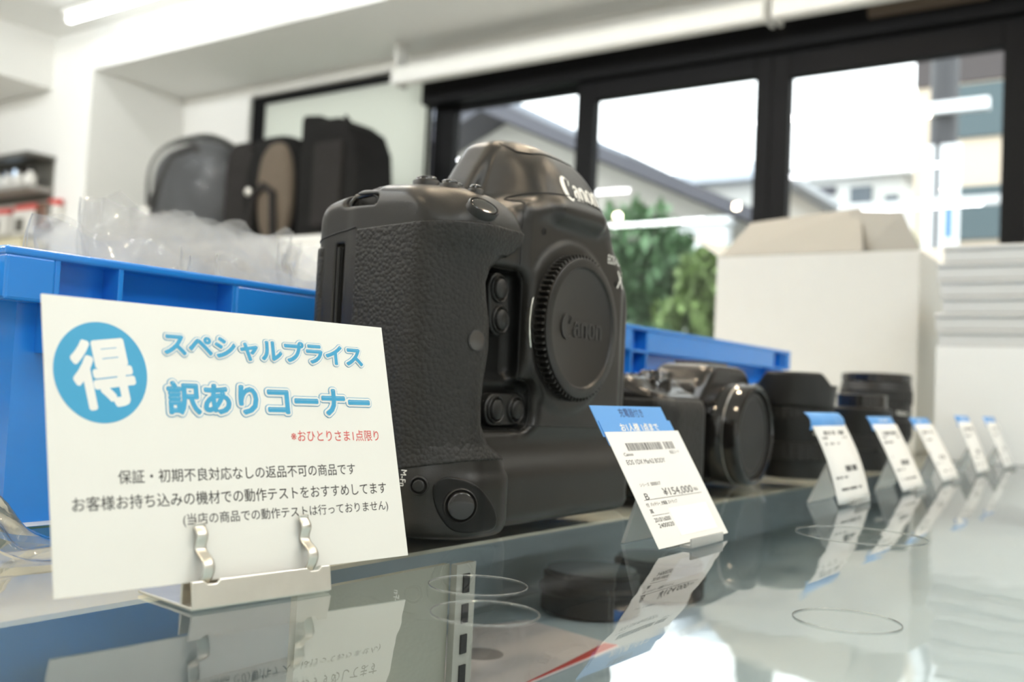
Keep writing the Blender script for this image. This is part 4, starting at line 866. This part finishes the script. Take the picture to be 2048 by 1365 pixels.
def crump(a, b):
    x = 0.105 + 0.095 * a; y = 0.292 + 0.085 * b
    e = min(1, 4*a, 4*(1-a), 4*b, 4*(1-b))
    z = 0.0012 + e * 1.25 * (0.012 + 0.007*math.sin(7*a + 4*b + pk[0]) + 0.005*math.sin(17*a - 9*b + pk[1]) + 0.003*math.sin(31*a + 23*b + pk[2])) * (0.35 + 0.9 * b)
    return (x + 0.003*math.sin(13*b + pk[3]), y + 0.003*math.sin(15*a + pk[4]), max(0.0008, z))
tag(MB().grid(crump, 50, 44).build('plastic_wrap', M_CELLO, None, smooth=80), 'crumpled clear plastic wrap on the glass between the sign and the left crate', 'wrap')

def drop(a, b):
    """film hanging over the crate corner: a along Y, b downwards"""
    y = 0.372 + 0.115 * a; z = 0.100 * (1 - b) + 0.002
    x = 0.1930 - 0.040 * b ** 1.7 - 0.006 * math.sin(3.0 * a + 0.4) * b - 0.0022 * math.sin(16 * a + 7 * b + 0.7) * b - 0.0012 * math.sin(31 * b + 9 * a)
    return (x, y, z)
tag(MB().grid(drop, 40, 50).build('clear_film', M_CELLO, None, smooth=80), 'clear glossy film hanging down the end of the left blue crate', 'film')
# ---------------------------------------------------------------- the smaller camera with its capped lens
t = thing('camera', 'small glossy black bridge camera with a capped lens, right of the large camera', 'camera', (0.545, 0.255, 0))
def d_small(u, v, w):
    d = rprism(u, v, w, (8, 236, 30, 78, 0.4, 72), 9, 5)
    g = rprism(u, v, w, (2, 66, 4, 60, 0.4, 68), 16, 7)
    g = smax(g, plane(u, v, w, (0, -0.45, 0.9), (0, 6, 60)), 8)
    d = smin(d, g, 12)
    h = smax(smax(plane(u, v, w, (-0.75, 0, 0.66), (100, 0, 72)), plane(u, v, w, (0.75, 0, 0.66), (190, 0, 72)), 8), smax(w - 86, smax(24 - v, v - 70, 4), 8), 8)
    h = np.maximum(h, 50 - w)
    return smin(d, h, 6)
M_BODY2 = mat('black_textured_plastic', (0.010, 0.0095, 0.009), 0.25, spec=0.32, vary=0.06)
sdf_obj('body', d_small, (-2, 0, -2), (242, 82, 90), 1.5, M_BODY2, t)
def d_small_grip(u, v, w):
    d = np.maximum(d_small(u, v, w) - 0.6, u - 72); d = smax(d, w - 60, 1); return smax(smax(d, v - 52, 1), 6 - w, 1)
sdf_obj('grip_rubber', d_small_grip, (-3, 0, 3), (76, 58, 64), 1.3, M_LEATHER, t)
LM = frame((0.145, 0.030, 0.0368), (1, 0, 0), (0, 0, 1), (0, -1, 0))
lb = MB().lathe([(0.031, -0.004), (0.0355, -0.002), (0.0362, 0.0), (0.0362, 0.012), (0.0352, 0.013), (0.0352, 0.015), (0.0365, 0.016), (0.0365, 0.024), (0.0355, 0.0265), (0.0335, 0.0272), (0.0318, 0.0262), (0.0312, 0.023), (0.001, 0.023)], 96, LM).build('lens_barrel', M_GLOSSB, t, smooth=45)
MB().lathe([(0.0305, 0.0232), (0.0303, 0.0242), (0.0285, 0.0248), (0.0262, 0.0246), (0.0255, 0.0240), (0.001, 0.0240)], 64, LM).build('lens_cap', mat('dark_grey_lens_cap', (0.018, 0.0175, 0.017), 0.45, spec=0.3), t, smooth=40)
MB().lathe([(0.0364, 0.0147), (0.0367, 0.0150), (0.0367, 0.0154), (0.0364, 0.0157)], 96, LM).build('chrome_ring', mat('dark_chrome', (0.30, 0.29, 0.27), 0.3, metal=1.0), lb, smooth=40)
for (x, y, z, r, h, nm) in ((0.035, 0.030, 0.068, 0.010, 0.006, 'shutter_button'), (0.075, 0.050, 0.072, 0.012, 0.007, 'mode_dial'), (0.052, 0.056, 0.072, 0.006, 0.004, 'top_button')):
    MB().lathe([(r, -0.006), (r, h*0.7), (r*0.85, h), (r*0.1, h*1.05)], 32, Matrix.Translation((x, y, z))).build(nm, M_GLOSSB, t, smooth=45)
MB().tube([(0.001, 0.044, 0.055), (-0.004, 0.040, 0.060), (-0.006, 0.044, 0.066), (-0.002, 0.048, 0.066), (0.002, 0.048, 0.060)], 0.0028, 10).build('strap_lug', M_GLOSSB, t, smooth=60)
MB().box(0.128, 0.035, 0.0855, 0.165, 0.062, 0.0885).build('hot_shoe', M_MATB, t, bevel=0.001)
# ---------------------------------------------------------------- upright lenses
def upright(label, x, y, prof, rings, word=None, hood=None, ang=-118):
    o = thing('camera_lens', label, 'lens', (x, y, 0), 0, 'black lenses standing on the counter')
    MB().lathe(prof, 64).build('barrel', M_MATB, o, smooth=40)
    for (r, z0, z1, n, nm) in rings:
        MB().lathe([(r - 0.001, z0), (r, z0 + 0.0006), (r, z1 - 0.0006), (r - 0.001, z1)], n * 4, None, (lambda k, i: 1.0 if k % 4 < 2 else 0.985) if n else None).build(nm, M_LEATHER if nm != 'cap' else M_GLOSSB, o, smooth=40)
    if hood:
        r0, r1, z0, zf, nl = hood
        MB().grid(lambda a, b: ((r0 + (r1 - r0)*b) * math.cos(2*math.pi*a), (r0 + (r1 - r0)*b) * math.sin(2*math.pi*a), z0 + b * (zf - z0) * (1 - 0.34 * max(0.0, min(1.0, 1.5 * math.cos(4*math.pi*a + nl) + 0.3)))), 96, 10, None, True).build('petal_hood', M_MATB, o, smooth=50, solid=0.0016)
    if word:
        for i, (s, z, h, wdt) in enumerate(word):
            v, f = text2d(s, 1.0); v = np.array(v)[:, :2]; v -= (v.max(0) + v.min(0)) / 2; v /= (v.max(0) - v.min(0))
            R = np.interp(z, [p[1] for p in prof], [p[0] for p in prof]) + 0.0004; a0_ = math.radians(ang)
            MB().add([(R*math.cos(a0_ + x_*wdt/R), R*math.sin(a0_ + x_*wdt/R), z + y_*h) for x_, y_ in v], f).build('lettering', M_WHITE_PRINT, o)
    return o
upright('upright black lens with a petal hood and white lettering, right of the smaller camera', 0.812, 0.272, [(0.026, 0.0004), (0.0290, 0.001), (0.0290, 0.012), (0.0305, 0.014), (0.0305, 0.060), (0.0285, 0.062), (0.0285, 0.066), (0.020, 0.066)],
        ((0.0318, 0.016, 0.030, 30, 'focus_ring'), (0.0313, 0.048, 0.058, 36, 'zoom_ring')), (('Nikon', 0.0425, 0.0042, 0.015), ('AF-S NIKKOR', 0.0375, 0.0024, 0.016)), (0.0305, 0.0325, 0.058, 0.086, 2.6))
upright('small upright black lens with a flat cap, in the middle of the three', 0.975, 0.262, [(0.024, 0.0004), (0.0265, 0.001), (0.0265, 0.050), (0.0275, 0.052), (0.0275, 0.058), (0.023, 0.060), (0.020, 0.060)],
        ((0.0275, 0.020, 0.034, 30, 'focus_ring'), (0.0228, 0.0595, 0.072, 24, 'cap')), (('Nikon', 0.0430, 0.0040, 0.013),))
upright('widest upright black lens, farthest from the camera, before the white box', 1.175, 0.300, [(0.032, 0.0004), (0.0345, 0.001), (0.0345, 0.020), (0.0385, 0.024), (0.0385, 0.085), (0.0370, 0.087), (0.0370, 0.098), (0.030, 0.099)],
        ((0.0400, 0.028, 0.046, 30, 'zoom_ring'), (0.0397, 0.064, 0.080, 40, 'focus_ring'), (0.0380, 0.0885, 0.0975, 30, 'cap')), (('Nikon', 0.0550, 0.0050, 0.017),))
# ---------------------------------------------------------------- open white carton
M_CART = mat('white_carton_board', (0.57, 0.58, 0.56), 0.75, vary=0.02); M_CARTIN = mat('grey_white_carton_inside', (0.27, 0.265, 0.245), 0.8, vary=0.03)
t = thing('carton', 'open white cardboard carton with raised flaps before the window, right of the crate', 'box', (1.45, 0.4665, 0))
hw, dp, hh = 0.1495, 0.26, 0.281; k = 0.003
b = MB(); b.box(0, -hw, 0.0005, dp, hw, k); b.box(0, -hw, k, k, hw, hh); b.box(dp - k, -hw, k, dp, hw, hh); b.box(k, -hw, k, dp - k, -hw + k, hh); b.box(k, hw - k, k, dp - k, hw, hh)
b.build('box_body', M_CART, t)
def flap(pts, m, name='flap'):
    a, b_, c = [Vector(p) for p in pts[:3]]; n = (b_ - a).cross(c - a).normalized() * (k * 0.5); v = [Vector(p) for p in pts]; L = len(v)
    return MB().add([p - n for p in v] + [p + n for p in v], [tuple(range(L))[::-1], tuple(range(L, 2*L))] + [(i, (i+1) % L, L + (i+1) % L, L + i) for i in range(L)]).build(name, m, t)
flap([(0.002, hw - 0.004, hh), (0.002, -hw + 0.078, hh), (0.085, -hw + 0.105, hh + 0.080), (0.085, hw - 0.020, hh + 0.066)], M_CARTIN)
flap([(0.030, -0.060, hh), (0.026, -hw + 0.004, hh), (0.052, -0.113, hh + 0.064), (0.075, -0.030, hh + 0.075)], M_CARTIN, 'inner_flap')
flap([(0.02, hw - 0.002, hh), (0.22, hw - 0.002, hh), (0.20, hw + 0.065, hh + 0.045), (0.03, hw + 0.055, hh + 0.038)], M_CART)
flap([(dp - 0.002, -hw + 0.01, hh), (dp - 0.002, hw - 0.01, hh), (dp + 0.07, hw - 0.01, hh + 0.05), (dp + 0.07, -hw + 0.01, hh + 0.05)], M_CART)
# ---------------------------------------------------------------- clear case stack at the right edge
M_CASE = clear('clear_case_plastic', (0.95, 0.97, 0.96), 1.5, 0.08, 1.6, milk=0.68, both=True, back=0.12); M_MILKY = clear('milky_bin_plastic', (0.93, 0.95, 0.94), 1.5, 0.15, 1.0, milk=0.94, both=True, back=0.12)
M_SHEETS = mat('white_sheet_stack', (0.86, 0.87, 0.85), 0.6, vary=0.03)
def hollow(mb, x0, y0, z0, x1, y1, z1, k):
    mb.box(x0, y0, z0, x1, y1, z0 + k); mb.box(x0, y0, z1 - k, x1, y1, z1); mb.box(x0, y0, z0 + k, x0 + k, y1, z1 - k); mb.box(x1 - k, y0, z0 + k, x1, y1, z1 - k); mb.box(x0 + k, y0, z0 + k, x1 - k, y0 + k, z1 - k); mb.box(x0 + k, y1 - k, z0 + k, x1 - k, y1, z1 - k); return mb
t = thing('storage_bin', 'milky clear storage bin at the bottom of the stack at the right edge', 'bin', (1.29, 0.13, 0))
hollow(MB(), 0, -0.13, 0.0006, 0.24, 0.13, 0.138, 0.002).build('bin_body', M_MILKY, t); MB().box(0.008, -0.120, 0.003, 0.232, 0.120, 0.128).build('contents', M_SHEETS, t)
mk = MB()
for yy in (0.06, 0.035, 0.01, -0.02): mk.box(0.0055, yy, 0.098, 0.0078, yy + 0.006, 0.102)
mk.build('grey_marks', M_GREYSH, t); MB().box(0.0055, 0.03, 0.070, 0.0078, 0.040, 0.078).build('blue_mark', M_BLUEP, t)
nmz = ('lowest', 'second from the bottom', 'third from the bottom', 'fourth from the bottom', 'fifth from the bottom', 'topmost')
for i in range(6):
    z = 0.1382 + i * 0.0205; s = 0.004 * math.sin(i * 2.1)
    o = thing('clear_case', 'flat clear plastic case in the stack at the right edge, %s' % nmz[i], 'case', (1.292, 0.128 + s, z), 0, 'clear plastic cases')
    hollow(MB(), 0, -0.13, 0.0002, 0.235, 0.13, 0.0135, 0.0016).build('tray', M_CASE, o)
    MB().box(-0.002, -0.132, 0.0140, 0.237, 0.132, 0.0200).build('lid', M_CASE, o, bevel=0.0025, bseg=3)
    MB().box(0.015, -0.115, 0.002, 0.22, 0.115, 0.0085).build('insert', M_SHEETS, o)
